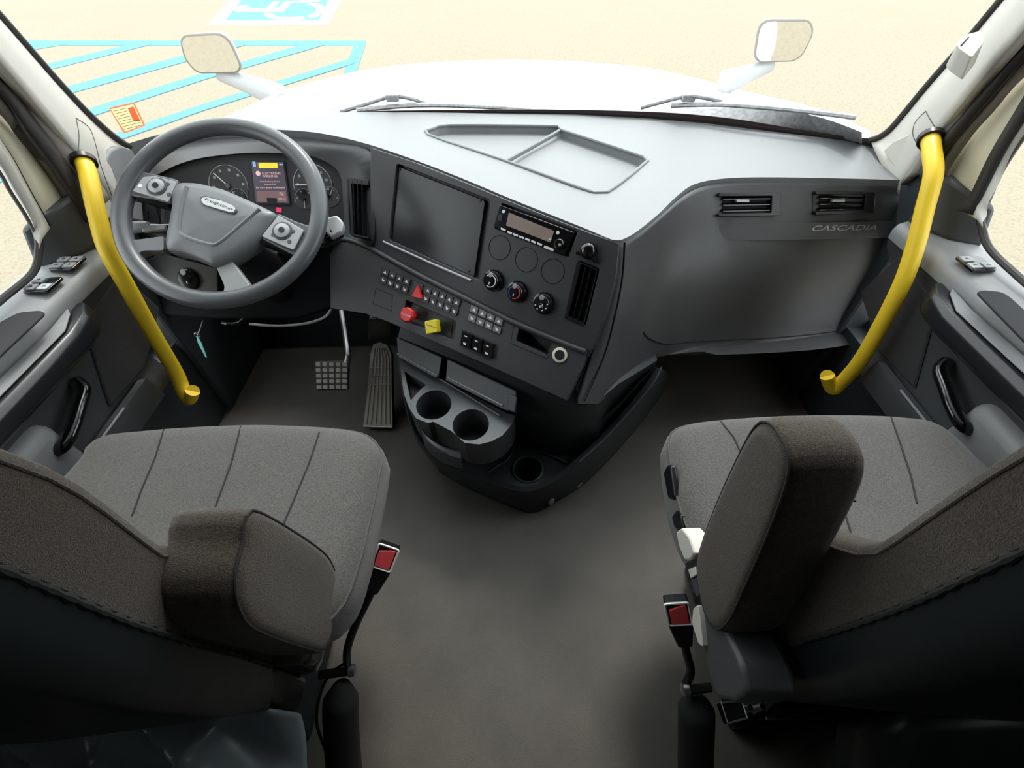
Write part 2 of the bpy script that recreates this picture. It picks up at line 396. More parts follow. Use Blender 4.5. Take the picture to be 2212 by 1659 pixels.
def flat(pts, h, m, name): return MB().add([SP.px(u, v, h) for u, v in pts], [list(range(len(pts)))], m).build(name, st, smooth=0)
ob_ = [(235, 233), (290, 221), (314, 271), (268, 289)]; ib_ = [(239, 236), (288, 225), (309, 270), (270, 284)]
MB().add([SP.px(u, v, .0005) for u, v in ob_+ib_], [[i, (i+1) % 4, (i+1) % 4+4, i+4] for i in range(4)], translucent('sticker_red', (.75, .16, .08))).build('border', st, smooth=0)
flat(ib_, .0005, translucent('sticker_yellow', (.78, .60, .28)), 'face')
mk = MB(); mk.pprism(SP, [(276, 234), (288, 230), (304, 262), (288, 262)], .0012, .0016, translucent('sticker_coral', (.95, .45, .38)))
for k in range(8):
    u0, v0 = 245+k*3.2, 240+k*5.6; L = 26 if k < 5 else 40
    mk.pprism(SP, [(u0, v0), (u0+L, v0-L*.25), (u0+L, v0-L*.25+1.2), (u0, v0+1.2)], .0012, .0015, mat('sticker_ink', (.45, .3, .1), .6))
mk.build('print', st, smooth=0)

# ------------------------------------------------------------------ pillars and windshield border
L0 = [(-160, -140), (0, 38), (60, 106), (120, 174), (180, 238), (225, 280), (250, 300), (278, 318)]
R0 = [(2330, -190), (2172, -8), (2100, 78), (2010, 180), (1960, 240), (1925, 280), (1900, 297), (1880, 303)]
L1 = [(-160, -60), (0, 133), (60, 203), (120, 275), (165, 330), (200, 372), (235, 415), (262, 452)]
R1 = [(2340, -90), (2212, 64), (2120, 172), (2060, 246), (2022, 292), (1990, 340), (1955, 392), (1940, 420)]
def to_roof(P, z=1.70):
    d = (P[0]-P[3]).normalized(); L = max(0, (z-P[0].z)/max(d.z, .2)); return [P[0]+d*L*k for k in (1, .66, .33)]+P
def strip(name, A, B, xa, xb, m, side, parent=None, thick=.02, n=30, kindname=True, bulge=0):
    a = resample(crom([X(u, v, x) if not isinstance(x, str) else G(u, v, .004) for (u, v), x in zip(A, xa)], 5), n)
    b_ = resample(crom([X(u, v, x) for (u, v), x in zip(B, xb)], 5), n)
    a, b_ = to_roof(a), to_roof(b_)
    rows = [[p.lerp(q, t)+V((-side*bulge*math.sin(math.pi*t), 0, bulge*math.sin(math.pi*t)*.6)) for p, q in zip(a, b_)] for t in (0, .15, .35, .5, .65, .85, 1)]
    return MB().grid(rows, m).build(name, parent, solid=-thick if side > 0 else -thick)
gs = ['g']*8+[1.02]
for side, A, B, nm in ((-1, L0, L1, 'trim_1'), (1, R0, R1, 'trim_2')):
    xb = [.02+side*x for x in (.90, .93, .945, .955, .965, .975, .985, .995, .995)]
    o = strip(nm, A, B, gs[:8], xb[:8], pillar_m, side, bulge=.012); tag(o, None, None, kind='structure')
    # dark rubber bead along the windshield edge
    MB().tube(crom([G(u+side*-3, v, .012) for u, v in A], 4), .008, seal_m, n=8).build('rubber_bead', o)
    # handle mounting cover outline
    cov = [(152, 258), (168, 300), (165, 335), (200, 372), (215, 340), (205, 300), (185, 278)] if side < 0 else [(1996, 243), (2022, 280), (2018, 300), (1990, 325), (1975, 300), (1974, 275), (1985, 255)]
    from mathutils.bvhtree import BVHTree as _BT
    dg = bpy.context.evaluated_depsgraph_get(); dg.update(); bt0 = _BT.FromObject(o, dg)
    for ln in (([(164, 255), (170, 289), (169, 319), (167, 334)], [(164, 255), (193, 277), (208, 319), (217, 356), (241, 422)]) if side < 0 else ([(2000, 240), (2012, 262), (2024, 280)], [(2000, 240), (1978, 263), (1972, 287), (1978, 305), (1991, 329)])):
        Lp = []
        for u, v in [tuple(q.to_2d()) for q in crom([V((u, v, 0)) for u, v in ln], 5)]:
            hh = bt0.ray_cast(CAM, ray(u, v).normalized())
            if hh[0]: Lp.append(hh[0])
        if len(Lp) > 2: MB().tube(Lp, .0011, seal_m, n=6).build('cover_seam', o)
for side, nm, m_, pts in ((-1, 'trim_6', door_m, [(222, 352), (240, 322), (262, 314), (285, 322), (300, 345), (312, 480), (262, 470), (236, 424)]),
                           (1, 'trim_7', pillar_m, [(1908, 326), (1930, 306), (1975, 285), (2022, 292), (1992, 340), (1955, 392)]),
                           (1, 'trim_8', lower_m, [(2028, 294), (2010, 380), (1990, 470), (1960, 500), (1930, 520), (1946, 392), (1990, 338)])):
    q = .02+side*(.992 if nm != 'trim_8' else .985); a = X(pts[0][0], pts[0][1], q); pl = Plane(a, a+V((0, 1, 0)), a+V((0, 0, 1)))
    tag(MB().pprism(pl, pts, -.05, 0, m_, r=.006).build(nm, bevel=.006, seg=3), None, None, kind='structure')
# black border of the glass along the dashboard
bd = MB(); ta, tb = [], []
for (u, v0, v1) in ((780, 240, 246), (900, 238, 246), (1000, 237, 248), (1190, 236, 252), (1400, 241, 258), (1560, 253, 272), (1700, 274, 292), (1800, 291, 306), (1880, 299, 318), (1915, 292, 312)):
    ta.append(G(u, v0, .003)); tb.append(G(u, v1+8, .003))
bd.grid([resample(crom(ta, 4), 50), resample(crom(tb, 4), 50)], maroon_m)
tag(bd.build('trim_5', solid=-.002), None, None, kind='structure')
# sensor cover on the right pillar
sn = MB(); c = X(2092, 98, .915); pl = Plane(c, X(2112, 98, .925), X(2092, 70, .93))
sn.pprism(pl, [(2062, 96), (2085, 72), (2125, 62), (2130, 90), (2100, 128), (2070, 108)], -.02, .018, pillar_m, r=.006, inset=.12)
sn.pprism(pl, [(2074, 98), (2093, 78), (2094, 80), (2077, 100)], .018, .019, matte_m)
o = tag(sn.build('pillar_sensor', bevel=.004), 'small cream sensor cover on the right windshield pillar', 'sensor')

# ------------------------------------------------------------------ doors
def door(side, nm, left):
    d = thing(nm, None, None, (.02+side*1.0, .4, .36), kind='structure')
    mx = lambda p: V((p.x, p.y, p.z)) if side < 0 else V((.04-p.x, p.y, p.z))
    def XX(u, v, x): return X(u, v, x) if left else None
    def xs(o): return .02+side*o
    # frame strips (pixel curves on planes parallel to the cab side)
    if left:
        c2 = [(-160, 10), (0, 183), (60, 260), (110, 325), (160, 400), (192, 460)]
        c3 = [(-160, 60), (0, 213), (50, 285), (100, 350), (150, 425), (180, 480)]
        c3b = [(-160, 112), (0, 246), (60, 300), (120, 370), (157, 418), (186, 468)]
        c1 = [(-160, -58), (0, 135), (60, 205), (110, 262), (165, 340), (225, 430)]
        c4 = [(-100, 150), (0, 297), (30, 342), (60, 398), (90, 452), (112, 488)]
        c5 = [(-100, 180), (0, 332), (25, 378), (50, 425), (78, 474), (90, 494)]
        win = [(-100, 230), (0, 366), (25, 410), (60, 465), (80, 505), (84, 540), (70, 590), (0, 650), (-100, 735)]
        win_in = [(-130, 230), (-12, 366), (15, 415), (50, 468), (68, 505), (70, 540), (55, 585), (-12, 640), (-110, 730)]
    else:
        c1 = [(2340, -88), (2212, 66), (2120, 174), (2060, 248), (2022, 300), (1960, 400)]
        c2 = [(2330, 0), (2212, 118), (2150, 185), (2101, 245), (2041, 312), (2000, 370)]
        c3 = [(2330, 20), (2212, 135), (2160, 195), (2101, 262), (2046, 330), (2005, 400)]
        c3b = [(2330, 60), (2212, 165), (2165, 208), (2131, 247), (2068, 325), (2020, 440)]
        c4 = [(2310, 80), (2212, 243), (2162, 326), (2135, 380), (2110, 430), (2085, 458)]
        c5 = [(2310, 130), (2212, 275), (2180, 325), (2150, 380), (2128, 425), (2108, 462)]
        win = [(2310, 160), (2212, 290), (2162, 366), (2135, 425), (2120, 465), (2122, 495), (2140, 540), (2212, 608), (2310, 690)]
        win_in = [(2330, 160), (2222, 290), (2172, 368), (2146, 430), (2133, 470), (2135, 495), (2152, 535), (2222, 600), (2330, 690)]
    def stp(name, A, B, oa, ob, m, th=.015, n=24, sub=None):
        a = resample(crom([X(u, v, xs(oa)) for u, v in A], 4), n); b_ = resample(crom([X(u, v, xs(ob)) for u, v in B], 4), n)
        a, b_ = to_roof(a, 1.5), to_roof(b_, 1.5)
        return MB().grid([a, [p.lerp(q, .5)+V((-side*.004, 0, .002)) for p, q in zip(a, b_)], b_], m).build(name, sub or d, solid=-th)
    stp('weatherstrip', c1, c2, .985, .985, seal2_m)
    stp('rubber_seal', c2, c3, .98, .98, seal_m)
    stp('weatherstrip', c3, c3b, .99, 1.0, seal2_m)
    stp('window_frame', c3b, c4, 1.01, 1.01, cream_m)
    stp('rubber_seal', c4, c5, .995, .995, seal_m)
    stp('window_frame', c5, win[:6], 1.0, 1.0, pillar_m)
    MB().tube(crom([X(u, v, xs(1.01)) for u, v in win], 5), .007, seal_m, n=8).build('rubber_seal', d)
    pn = [X(u, v, xs(1.035)) for u, v in win_in]; d0 = (pn[0]-pn[2]).normalized(); pn = [pn[0]+d0*max(0, (1.46-pn[0].z)/max(d0.z, .2))]+pn
    MB().add([p for p in pn]+[V((xs(1.035), .20, pn[-1].z)), V((xs(1.035), .20, 1.46))], [list(range(len(pn)+2))], glass_m).build('window_pane', d, smooth=0)
    # inner sill: lofted sections along y, written for the left and mirrored
    def S3(u, v, x): return mx(X(u, v, x))
    ys = [-.12, .25, .45, .60, .72, .80, .86, .93, 1.0]
    rows = []
    prof = [(1.075, .55), (1.07, .69), (1.045, .700), (1.0, .695), (.965, .690), (.950, .682), (.948, .665), (.960, .63), (.965, .55), (.965, .42), (.955, .395), (.945, .37), (.955, .35), (1.0, .345)]
    for (o_, z) in prof:
        rows.append([V((xs(o_), y if y < .8 or z > .6 else .8+(y-.8)*.35, z)) for y in ys])
    MB().grid(rows, door_m if 0 else doord_m).build('trim_panel', d, bevel=0, smooth=50)
    sl = MB()
    rows = [[V((xs(o_), y, z)) for y in ys] for (o_, z) in ((1.072, .699), (1.04, .707), (1.0, .702), (.966, .696), (.952, .690), (.946, .676), (.948, .655), (.962, .652))]
    sl.grid(rows, door_m).build('window_sill', d, smooth=60)
    # raised quarter: dark corner block where frame meets sill
    q = MB()
    q.add([V((xs(a), y, z)) for a, y, z in ((1.0, .90, .70), (.955, .99, .70), (1.03, 1.02, .70), (1.05, .86, .70), (1.0, .935, .80), (.975, 1.0, .81), (1.03, 1.03, .80), (1.05, .90, .78))],
          [[3, 2, 1, 0], [4, 5, 6, 7], [0, 1, 5, 4], [1, 2, 6, 5], [2, 3, 7, 6], [3, 0, 4, 7]], doord_m)
    q.build('corner_cover', d, bevel=.01, seg=3)
    # armrest
    ar = MB(); A0, A1 = -.12, .80
    pr = [(.955, .600), (.900, .606), (.886, .622), (.888, .650), (.900, .662), (.925, .662), (.958, .655)]
    def sec(y, k=1, dz=0): return [V((xs(.955+(o_-.955)*k), y, .655+(z-.655)*(1)+dz)) for o_, z in pr]
    ar.grid([sec(A0), sec(.3), sec(.6), sec(.70), sec(.76, .80), sec(.80, .40)], armr_m)
    ar.add(sec(A0), [list(range(7))], armr_m).add(sec(.80, .40), [list(range(7))], armr_m)
    a_ = ar.build('armrest', d, bevel=.004, smooth=50)
    MB().grid([[V((xs(.905), A0, .664)), V((xs(.905), .70, .664)), V((xs(.93), .755, .664))], [V((xs(.935), A0, .665)), V((xs(.935), .70, .665)), V((xs(.945), .77, .665))]], door_m).build('armrest_pad', a_, solid=.003, bevel=.001)
    # pull pocket between armrest and sill
    rp = [(-60, 735), (0, 695), (40, 674), (88, 670), (97, 677), (0, 768), (-60, 822)] if left else [(2110, 631), (2122, 626), (2165, 630), (2185, 643), (2212, 668), (2280, 735), (2280, 800), (2212, 735)]
    zp = .7095; a0 = Z(rp[0][0], rp[0][1], zp); pr_ = Plane(a0, a0+V((1, 0, 0)), a0+V((0, 1, 0)))
    MB().pprism(pr_, rp, -.004, .0, matte_m, r=.01).build('pull_recess', d, bevel=.0015)
    # speaker cloth insert
    yz = [(.95, .635), (.785, .612), (.685, .44), (.83, .43), (.985, .50)]
    MB().add([V((xs(o_), y, z)) for o_ in (.966, .958) for y, z in yz], [[0, 1, 2, 3, 4], [9, 8, 7, 6, 5]]+[[i, (i+1) % 5, (i+1) % 5+5, i+5] for i in range(5)], doorf_m).build('cloth_insert', d, bevel=.004)
    # map pocket lip and bump
    MB().grid([[V((xs(.952), -.1, .43)), V((xs(.952), .78, .43))], [V((xs(.938), -.1, .427)), V((xs(.938), .79, .427))], [V((xs(.934), -.1, .415)), V((xs(.934), .79, .415))], [V((xs(.94), -.1, .36)), V((xs(.94), .80, .35))]], doord_m).build('pocket_ledge', d, smooth=50)
    bp = MB(); bp.box(min(xs(.938), xs(1.0)), max(xs(.938), xs(1.0)), .1, .565, .40, .55, door_m)
    bp.build('storage_bump', d, bevel=.03, seg=4)
    MB().tube([V((xs(.937), -.1, .429)), V((xs(.937), .3, .429)), V((xs(.937), .69, .429))], .0028, door_m, n=8).build('ledge_highlight', d)  # pale tube puts the ledge's highlight in as colour
    # pull handle
    h = MB(); hp = [V((xs(.955), .672, .545)), V((xs(.928), .650, .540)), V((xs(.920), .61, .530)), V((xs(.918), .57, .515)), V((xs(.925), .535, .500)), V((xs(.955), .525, .485))]
    h.tube(crom(hp, 5), .011, gloss_m, n=12, rz=.014).build('inside_handle', d)
    MB().tube(crom([p+V((-side*.010, 0, .009)) for p in hp], 5), .0025, steel_m, n=8).build('chrome_edge', d)
    # switch plate(s)
    def plate(y, nb):
        p0 = V((xs(.985), y, .708)); pl = Plane(p0, p0+V((1, 0, 0)), p0+V((0, 1, 0)))
        s_ = MB().prism(pl, rpoly([(-.026, -.026), (.026, -.026), (.026, .026), (-.026, .026)], .005), -.004, .002, gloss_m).build('switch_plate', d, bevel=.001)
        for k in range(nb):
            cx = -.014+.014*2*(k % 2); cy = -.012+.024*(k//2)
            MB().prism(pl, rpoly([(cx-.011, cy-.009), (cx+.011, cy-.009), (cx+.011, cy+.009), (cx-.011, cy+.009)], .002), .002, .005, pad_m).prism(pl, [(cx-.005, cy-.001), (cx+.005, cy-.001), (cx, cy+.004)], .005, .0053, black_m).build('switch', s_, bevel=.001)
    plate(.80, 3)
    if left: plate(.88, 4)
    return d
door(-1, 'door_1', True); door(1, 'door_2', False)

# grab handles ------------------------------------------------------
def handle(pts, label):
    P = [X(u, v, x) for u, v, x in pts]
    t = thing('grab_handle', label, 'grab handle', P[-1], 'yellow grab handles beside the doors')
    MB().tube(crom(P, 6), [.019]*1 and .0175, handle_m, n=16, rz=.0175).build('bar', t, smooth=60)
    MB().lathe(P[0]+(P[0]-P[1]).normalized()*.002, (P[0]-P[1]), [(.024, -.004), (.024, .008), (.016, .012)], black_m).build('end_cup', t)
    MB().tube([P[-1], P[-1]+(P[-1]-CAM).normalized()*.10], .0168, handle_m, n=12).build('foot_bracket', t)
handle([(182, 352, -.93), (190, 375, -.915), (200, 420, -.900), (214, 480, -.892), (232, 540, -.888), (275, 620, -.885), (330, 720, -.885), (380, 805, -.885), (398, 848, -.880), (409, 862, -.870), (416, 845, -.85)],
       'curved yellow grab handle at the left, beside the steering wheel')
handle([(2010, 302, .97), (2013, 330, .955), (2016, 378, .940), (1998, 450, .932), (1978, 530, .928), (1950, 610, .925), (1905, 700, .925), (1858, 780, .925), (1812, 832, .92), (1797, 838, .91), (1787, 812, .885)],
       'curved yellow grab handle at the right, beside the glove box')

# ================================================================== DASHBOARD
D = thing('dashboard', 'wide dark grey wraparound truck dashboard under the windshield', 'dashboard', (0.02, 1.3, .4))
Np = [(272, 323, .785), (320, 309, .80), (360, 299, .81), (450, 286, .825), (560, 280, .835), (650, 283, .835), (720, 293, .83), (800, 313, .82), (900, 347, .805), (1000, 386, .79), (1100, 428, .775), (1200, 468, .76), (1270, 496, .75), (1310, 513, .747), (1330, 519, .747), (1350, 515, .747), (1380, 497, .747), (1425, 460, .747), (1462, 424, .747), (1500, 398, .747), (1560, 386, .747), (1650, 383, .747), (1800, 385, .747), (1954, 389, .747)]
Fp = [(274, 311), (320, 297), (360, 287), (450, 268), (540, 257), (620, 250), (700, 244), (780, 242), (860, 242), (940, 243), (1020, 244), (1100, 245), (1180, 246), (1230, 247), (1280, 249), (1330, 252), (1390, 255), (1450, 260), (1530, 267), (1610, 277), (1700, 288), (1790, 299), (1850, 309), (1902, 326)]
NN = crom([Z(u, v, z) for u, v, z in Np], 4); FF = crom([G(u, v, .012) for u, v in Fp], 4)
NT = 12; rows = []
for i in range(NT+1):
    t = i/NT; rows.append([a.lerp(b_, t) for a, b_ in zip(NN, FF)])
top = MB(); nc = len(NN)
mb = MB(); vs = [p for r in rows for p in r]; off = len(vs)
vs2 = vs+[V((p.x, p.y, p.z-.028)) for p in vs]; fs = []
for i in range(NT):
    for j in range(nc-1):
        a = i*nc+j; fs.append([a, a+1, a+nc+1, a+nc]); fs.append([a+off, a+nc+off, a+nc+1+off, a+1+off])
for j in range(nc-1):
    fs.append([j, j+off, j+1+off, j+1]); a = NT*nc+j; fs.append([a, a+1, a+1+off, a+off])
for i in range(NT):
    a = i*nc; fs.append([a, a+nc, a+nc+off, a+off]); a = i*nc+nc-1; fs.append([a, a+off, a+nc+off, a+nc])
mb.add(vs2, fs, dash_top_m)
tp = mb.build('top_panel', D, smooth=50)
# tray recess
TRAY = [(925, 292), (945, 276), (975, 271), (1190, 273), (1212, 281), (1385, 338), (1396, 350), (1325, 408), (1300, 418), (1270, 413), (1090, 348)]
def topz(u, v):
    # height of the upper surface at a pixel, by nearest facets
    best = None; d = ray(u, v)
    from mathutils.geometry import intersect_ray_tri
    for i in range(NT):
        for j in range(nc-1):
            q = [rows[i][j], rows[i][j+1], rows[i+1][j+1], rows[i+1][j]]
            for tr in ((0, 1, 2), (0, 2, 3)):
                h = intersect_ray_tri(q[tr[0]], q[tr[1]], q[tr[2]], d, CAM, True)
                if h: return h
    return Z(u, v, .77)
TP = [topz(u, v) for u, v in TRAY]
TPr = resample(crom(TP, 3, True), 44, True)
cb = MB(); n = len(TPr); cb.add([p+V((0, 0, .05)) for p in TPr]+[p-V((0, 0, .06)) for p in TPr], [list(range(n)), [i+n for i in range(n)][::-1]]+[[i, (i+1) % n, (i+1) % n+n, i+n] for i in range(n)], dash_top_m)
cut(tp, cb); tp.data.shade_smooth(); tp.data.set_sharp_from_angle(angle=math.radians(40)); bev(tp, .006, 3)
tr = MB(); lo = [p-V((0, 0, .022)) for p in TPr]
cc = sum(lo, V())/n
tr.grid([[p-V((0, 0, .001)) for p in TPr], [p*.985+cc*.015 for p in lo], [p*.5+cc*.5 for p in lo], [cc]*n], dash_top_m, True)
tr.build('storage_tray', D, smooth=50)
MB().tube([p+V((0, 0, .001)) for p in TPr], .0045, dash_top_m, n=8, closed=True).build('tray_rim', D)
MB().tube([topz(u, v)-V((0, 0, .004)) for u, v in ((1208, 281), (1150, 314), (1090, 347))], .007, dash_top_m, n=8, rz=.006).build('tray_divider', D)

# --- upper centre fascia
UP = Plane(Z(800, 325, .82), Z(1335, 535, .735), Z(1262, 755, .53))
UPO = [(800, 318), (900, 352), (1000, 392), (1100, 434), (1200, 474), (1280, 505), (1338, 526), (1330, 600), (1308, 680), (1284, 745), (1268, 775), (1200, 745), (1100, 700), (1000, 650), (900, 598), (830, 560), (800, 540)]
up = MB().pprism(UP, UPO, -.06, 0, fascia_m).build('upper_fascia', D, smooth=0)
SCR = [(846, 350), (1052, 431), (1027, 606), (830, 518)]
VNT = [(1246, 563), (1291, 581), (1261, 706), (1218, 688)]
RAD = [(1077, 437), (1243, 499), (1222, 556), (1062, 492)]
cb = MB().pprism(UP, [(u, v) for u, v in SCR], -.018, .02, black_m, r=.008); cut(up, cb)
cut(up, MB().pprism(UP, VNT, -.045, .02, black_m, r=.006)); cut(up, MB().pprism(UP, RAD, -.03, .02, black_m, r=.002))
up.data.shade_smooth(); up.data.set_sharp_from_angle(angle=math.radians(30)); bev(up, .0025)
s_ = MB().pprism(UP, [(849, 355), (1048, 434), (1024, 600), (834, 516)], -.016, -.008, screen_m, r=.006).build('screen_cover', D, bevel=.001)
for u, v in ((864, 366), (1038, 432), (1013, 586), (845, 512)):
    c = UP.px(u, v, -.008); MB().lathe(c, UP.n, [(.0035, -.001), (.0035, .001), (.002, .0016)], black_m, 12).build('screw', s_)
MB().tube([UP.px(828, 522, .001), UP.px(925, 566, .001), UP.px(1018, 606, .001)], .0032, pad_m, n=8).build('screen_sill', D)
for u, v in ((1079, 535), (1137, 561), (1194, 586)):
    c = UP.px(u, v, 0); e = MB(); a, b_ = UP.loc(u, v)
    e.tube([UP.w(*p, .0002) for p in circ((a, b_), .0275, 40)], .0009, matte_m, n=6, closed=True)
    e.build('round_blank', D)
def vent(pl, out, inn, name, n, vert, parent=D, z=.0, w1=.008):
    """out/inn: four pixels, clockwise from the top left"""
    r = MB(); r.pprism(pl, out, -.022, .002+z, black_m, r=.005)
    o = r.build(name, parent, smooth=0); cut(o, MB().pprism(pl, inn, -.02+z, .02+z, black_m, r=.003) if not z else MB().pprism(pl, inn, .001, .04, black_m, r=.003)); bev(o, .0015)
    MB().pprism(pl, inn, *((-.04, -.034) if not z else (-.001, .002)), matte_m).build('vent_back', o, smooth=0)
    q = [V(p) for p in inn]
    for k in range(n):
        t = (k+.5)/n
        if vert: A, B = q[0].lerp(q[1], t), q[3].lerp(q[2], t)
        else: A, B = q[0].lerp(q[3], t), q[1].lerp(q[2], t)
        a = pl.px(A.x, A.y, -.006+z*1.0); b_ = pl.px(B.x, B.y, -.006+z*1.0); d = (b_-a).normalized(); s1 = pl.n; s2 = d.cross(s1)
        w2 = .0011
        MB().add([p+s1*x*w1+s2*(y*w2+(.0025 if x > 0 else -.0025)) for p in (a, b_) for x, y in ((-1, -1), (1, -1), (1, 1), (-1, 1))],
                 [[0, 1, 2, 3], [7, 6, 5, 4], [0, 4, 5, 1], [1, 5, 6, 2], [2, 6, 7, 3], [3, 7, 4, 0]], gloss_m).build('slat', o, smooth=0)
    m = (q[0]+q[1]+q[2]+q[3])/4; c = pl.px(m.x, m.y-3, .003)
    return o
vent(UP, VNT, [(1251, 570), (1286, 585), (1257, 700), (1223, 685)], 'air_vent', 3, True)
# control knobs
def knob(u, v, r, h, parent, name, ring=None, pl=UP, n=32, lab=None, num=False):
    a = pl.n; c = pl.px(u, v, h)-a*h
    o = MB().lathe(c, a, [(r*1.12, 0), (r*1.1, h*.25), (r*.95, h*.3), (r*.84, h*.9), (r*.76, h)], gloss_m, n).build(name, parent, smooth=35)
    if lab: o['label'] = lab
    e1 = pl.ex; e2 = pl.ey
    P = lambda th, rr: c+a*(h+.0004)+(e1*math.cos(th)+e2*math.sin(th))*rr
    if ring:
        for (t0, t1, m) in ring:
            MB().tube([P(math.radians(t0+(t1-t0)*k/16), r*.60) for k in range(17)], r*.055, m, n=6).build('scale_ring', o)
    g_ = MB().lathe(c+a*(h-.001)+e1*0, a, [(r*.40, 0), (r*.36, .004)], gloss_m, 20).build('cap', o)
    mk = MB()
    mk.tube([P(math.radians(-80), r*.1)+a*.004, P(math.radians(-80), r*.32)+a*.004], r*.05, white_m, n=6); mk.build('pointer', o)
    MB().lathe(P(math.radians(105), r*.62), a, [(r*.26, 0), (r*.22, .002)], pad_m, 14).build('button', o)
    return o
knob(1059, 607, .0235, .022, D, 'fan_knob', [(-115, 150, white_m)], lab='black knob with a white ring')
knob(1111, 632, .0235, .022, D, 'temperature_knob', [(95, 250, blue_m), (-90, 85, mat('red_marking', (.7, .05, .08), .5))], lab='black knob with a blue and red ring')
k3 = knob(1169, 657, .0235, .022, D, 'airflow_knob', None, lab='black knob with white numerals')
kc = UP.px(1169, 657, .0235)
dots = MB()
for th in (-150, -110, -60, -20, 20): 
    p = kc+(UP.ex*math.cos(math.radians(th))+UP.ey*math.sin(math.radians(th)))*.0145; dots.lathe(p, UP.n, [(.0016, -.002), (.0016, .0006)], white_m, 8)
dots.build('numerals', k3)
a_ = UP.loc(1163, 662, .028)
text('numeral', '2', UP, 1165, 661, 1172, 664, .0268, white_m, k3, hgt=.007)
# power socket with flap above the vent
so = MB().lathe(UP.px(1272, 542), UP.n, [(.019, 0), (.018, .006), (.0165, .016), (.013, .021), (.006, .023)], gloss_m, 24).build('socket_cap', D)
MB().tube([UP.px(1275, 553, .004), UP.px(1284, 559, .006), UP.px(1288, 566, .006)], .006, gloss_m, n=8).build('cap_tab', so)
MB().lathe(UP.px(1249, 547, .002), UP.n, [(.004, -.002), (.004, .006)], gloss_m, 10).build('cap_hinge', so)
def seamline(pl, pts, h=.0002, r=.0008, name='panel_gap', parent=D, closed=False, m=matte_m):
    return MB().tube([pl.px(u, v, h) for u, v in pts], r, m, n=6, closed=closed).build(name, parent)

# --- radio
RD = thing('radio', 'black stereo with a silver display and a row of white buttons in the centre dash', 'radio', UP.px(1150, 500))
MB().pprism(UP, [(1079, 442), (1240, 502), (1219, 552), (1066, 490)], -.029, .003, gloss_m, r=.002).build('body', RD, bevel=.001)
MB().pprism(UP, [(1099, 459), (1197, 499), (1189, 524), (1093, 487)], .003, .0042, lcd_m).build('display', RD, smooth=0)
bt = [(1083, 492), (1097, 499), (1110, 504), (1123, 509), (1136, 514), (1149, 519), (1162, 524)]
for u, v in bt:
    MB().pprism(UP, [(u-1, v-.5), (u+9, v+3.5), (u+8, v+7.5), (u-2, v+3.5)], .003, .005, white_m).build('preset_button', RD, smooth=0)
MB().pprism(UP, [(1176, 530), (1196, 538), (1195, 543), (1174, 535)], .003, .005, white_m).build('wide_button', RD, smooth=0)
for u, v in ((1088, 457), (1205, 503)):
    MB().lathe(UP.px(u, v, .003), UP.n, [(.004, 0), (.0035, .002)], white_m, 14).build('round_button', RD)
MB().pprism(UP, [(1078, 461), (1086, 464), (1083, 478), (1074, 475)], .003, .0045, black_m).build('slot_button', RD, smooth=0)
vk = MB().lathe(UP.px(1211, 527, .003), UP.n, [(.0125, 0), (.0115, .012), (.009, .015)], gloss_m, 24).build('volume_knob', RD, smooth=35)
MB().lathe(UP.px(1209, 529, .018), UP.n, [(.004, -.001), (.003, .001)], pad_m, 12).build('cap', vk)
MB().lathe(UP.px(1187, 517, .0042), UP.n, [(.0022, 0), (.002, .0006)], white_m, 12).build('indicator', RD)

# --- lower centre fascia
LO = Plane(Z(735, 525, .615), Z(1262, 760, .530), Z(1215, 858, .440))
lo_ = MB().pprism(LO, [(712, 524), (745, 514), (790, 530), (830, 551), (900, 590), (1000, 640), (1100, 690), (1200, 733), (1268, 758), (1262, 785), (1225, 866), (1150, 832), (1060, 792), (970, 752), (900, 722), (840, 696), (790, 678), (740, 670), (714, 666)], -.05, 0, fascia_m)
lo_ = lo_.build('lower_fascia', D, smooth=0)
VALV = [(868, 646), (978, 694), (972, 735), (861, 690)]
cut(lo_, MB().pprism(LO, VALV, -.02, .02, black_m, r=.006))
BIN = [(1116, 709), (1188, 742), (1178, 768), (1109, 736)]
cut(lo_, MB().pprism(LO, BIN, -.045, .02, black_m, r=.002))
lo_.data.shade_smooth(); lo_.data.set_sharp_from_angle(angle=math.radians(30)); bev(lo_, .006, 4)
MB().pprism(LO, VALV, -.022, -.018, lower_m).build('valve_recess', D, smooth=0)
MB().pprism(LO, BIN, -.049, -.045, matte_m).build('storage_slot', D, smooth=0)
seamline(LO, [(1110, 703), (1194, 740), (1182, 775), (1103, 741)], closed=True)
seamline(LO, [(812, 622), (848, 637), (846, 672), (806, 655)], closed=True)
MB().tube(crom([LO.px(u, v, -.002) for u, v in ((716, 527), (745, 517), (790, 532), (830, 553), (900, 592), (1000, 642), (1100, 692), (1200, 735), (1264, 760))], 5), .0075, fascia_m, n=12).build('rolled_edge', D)
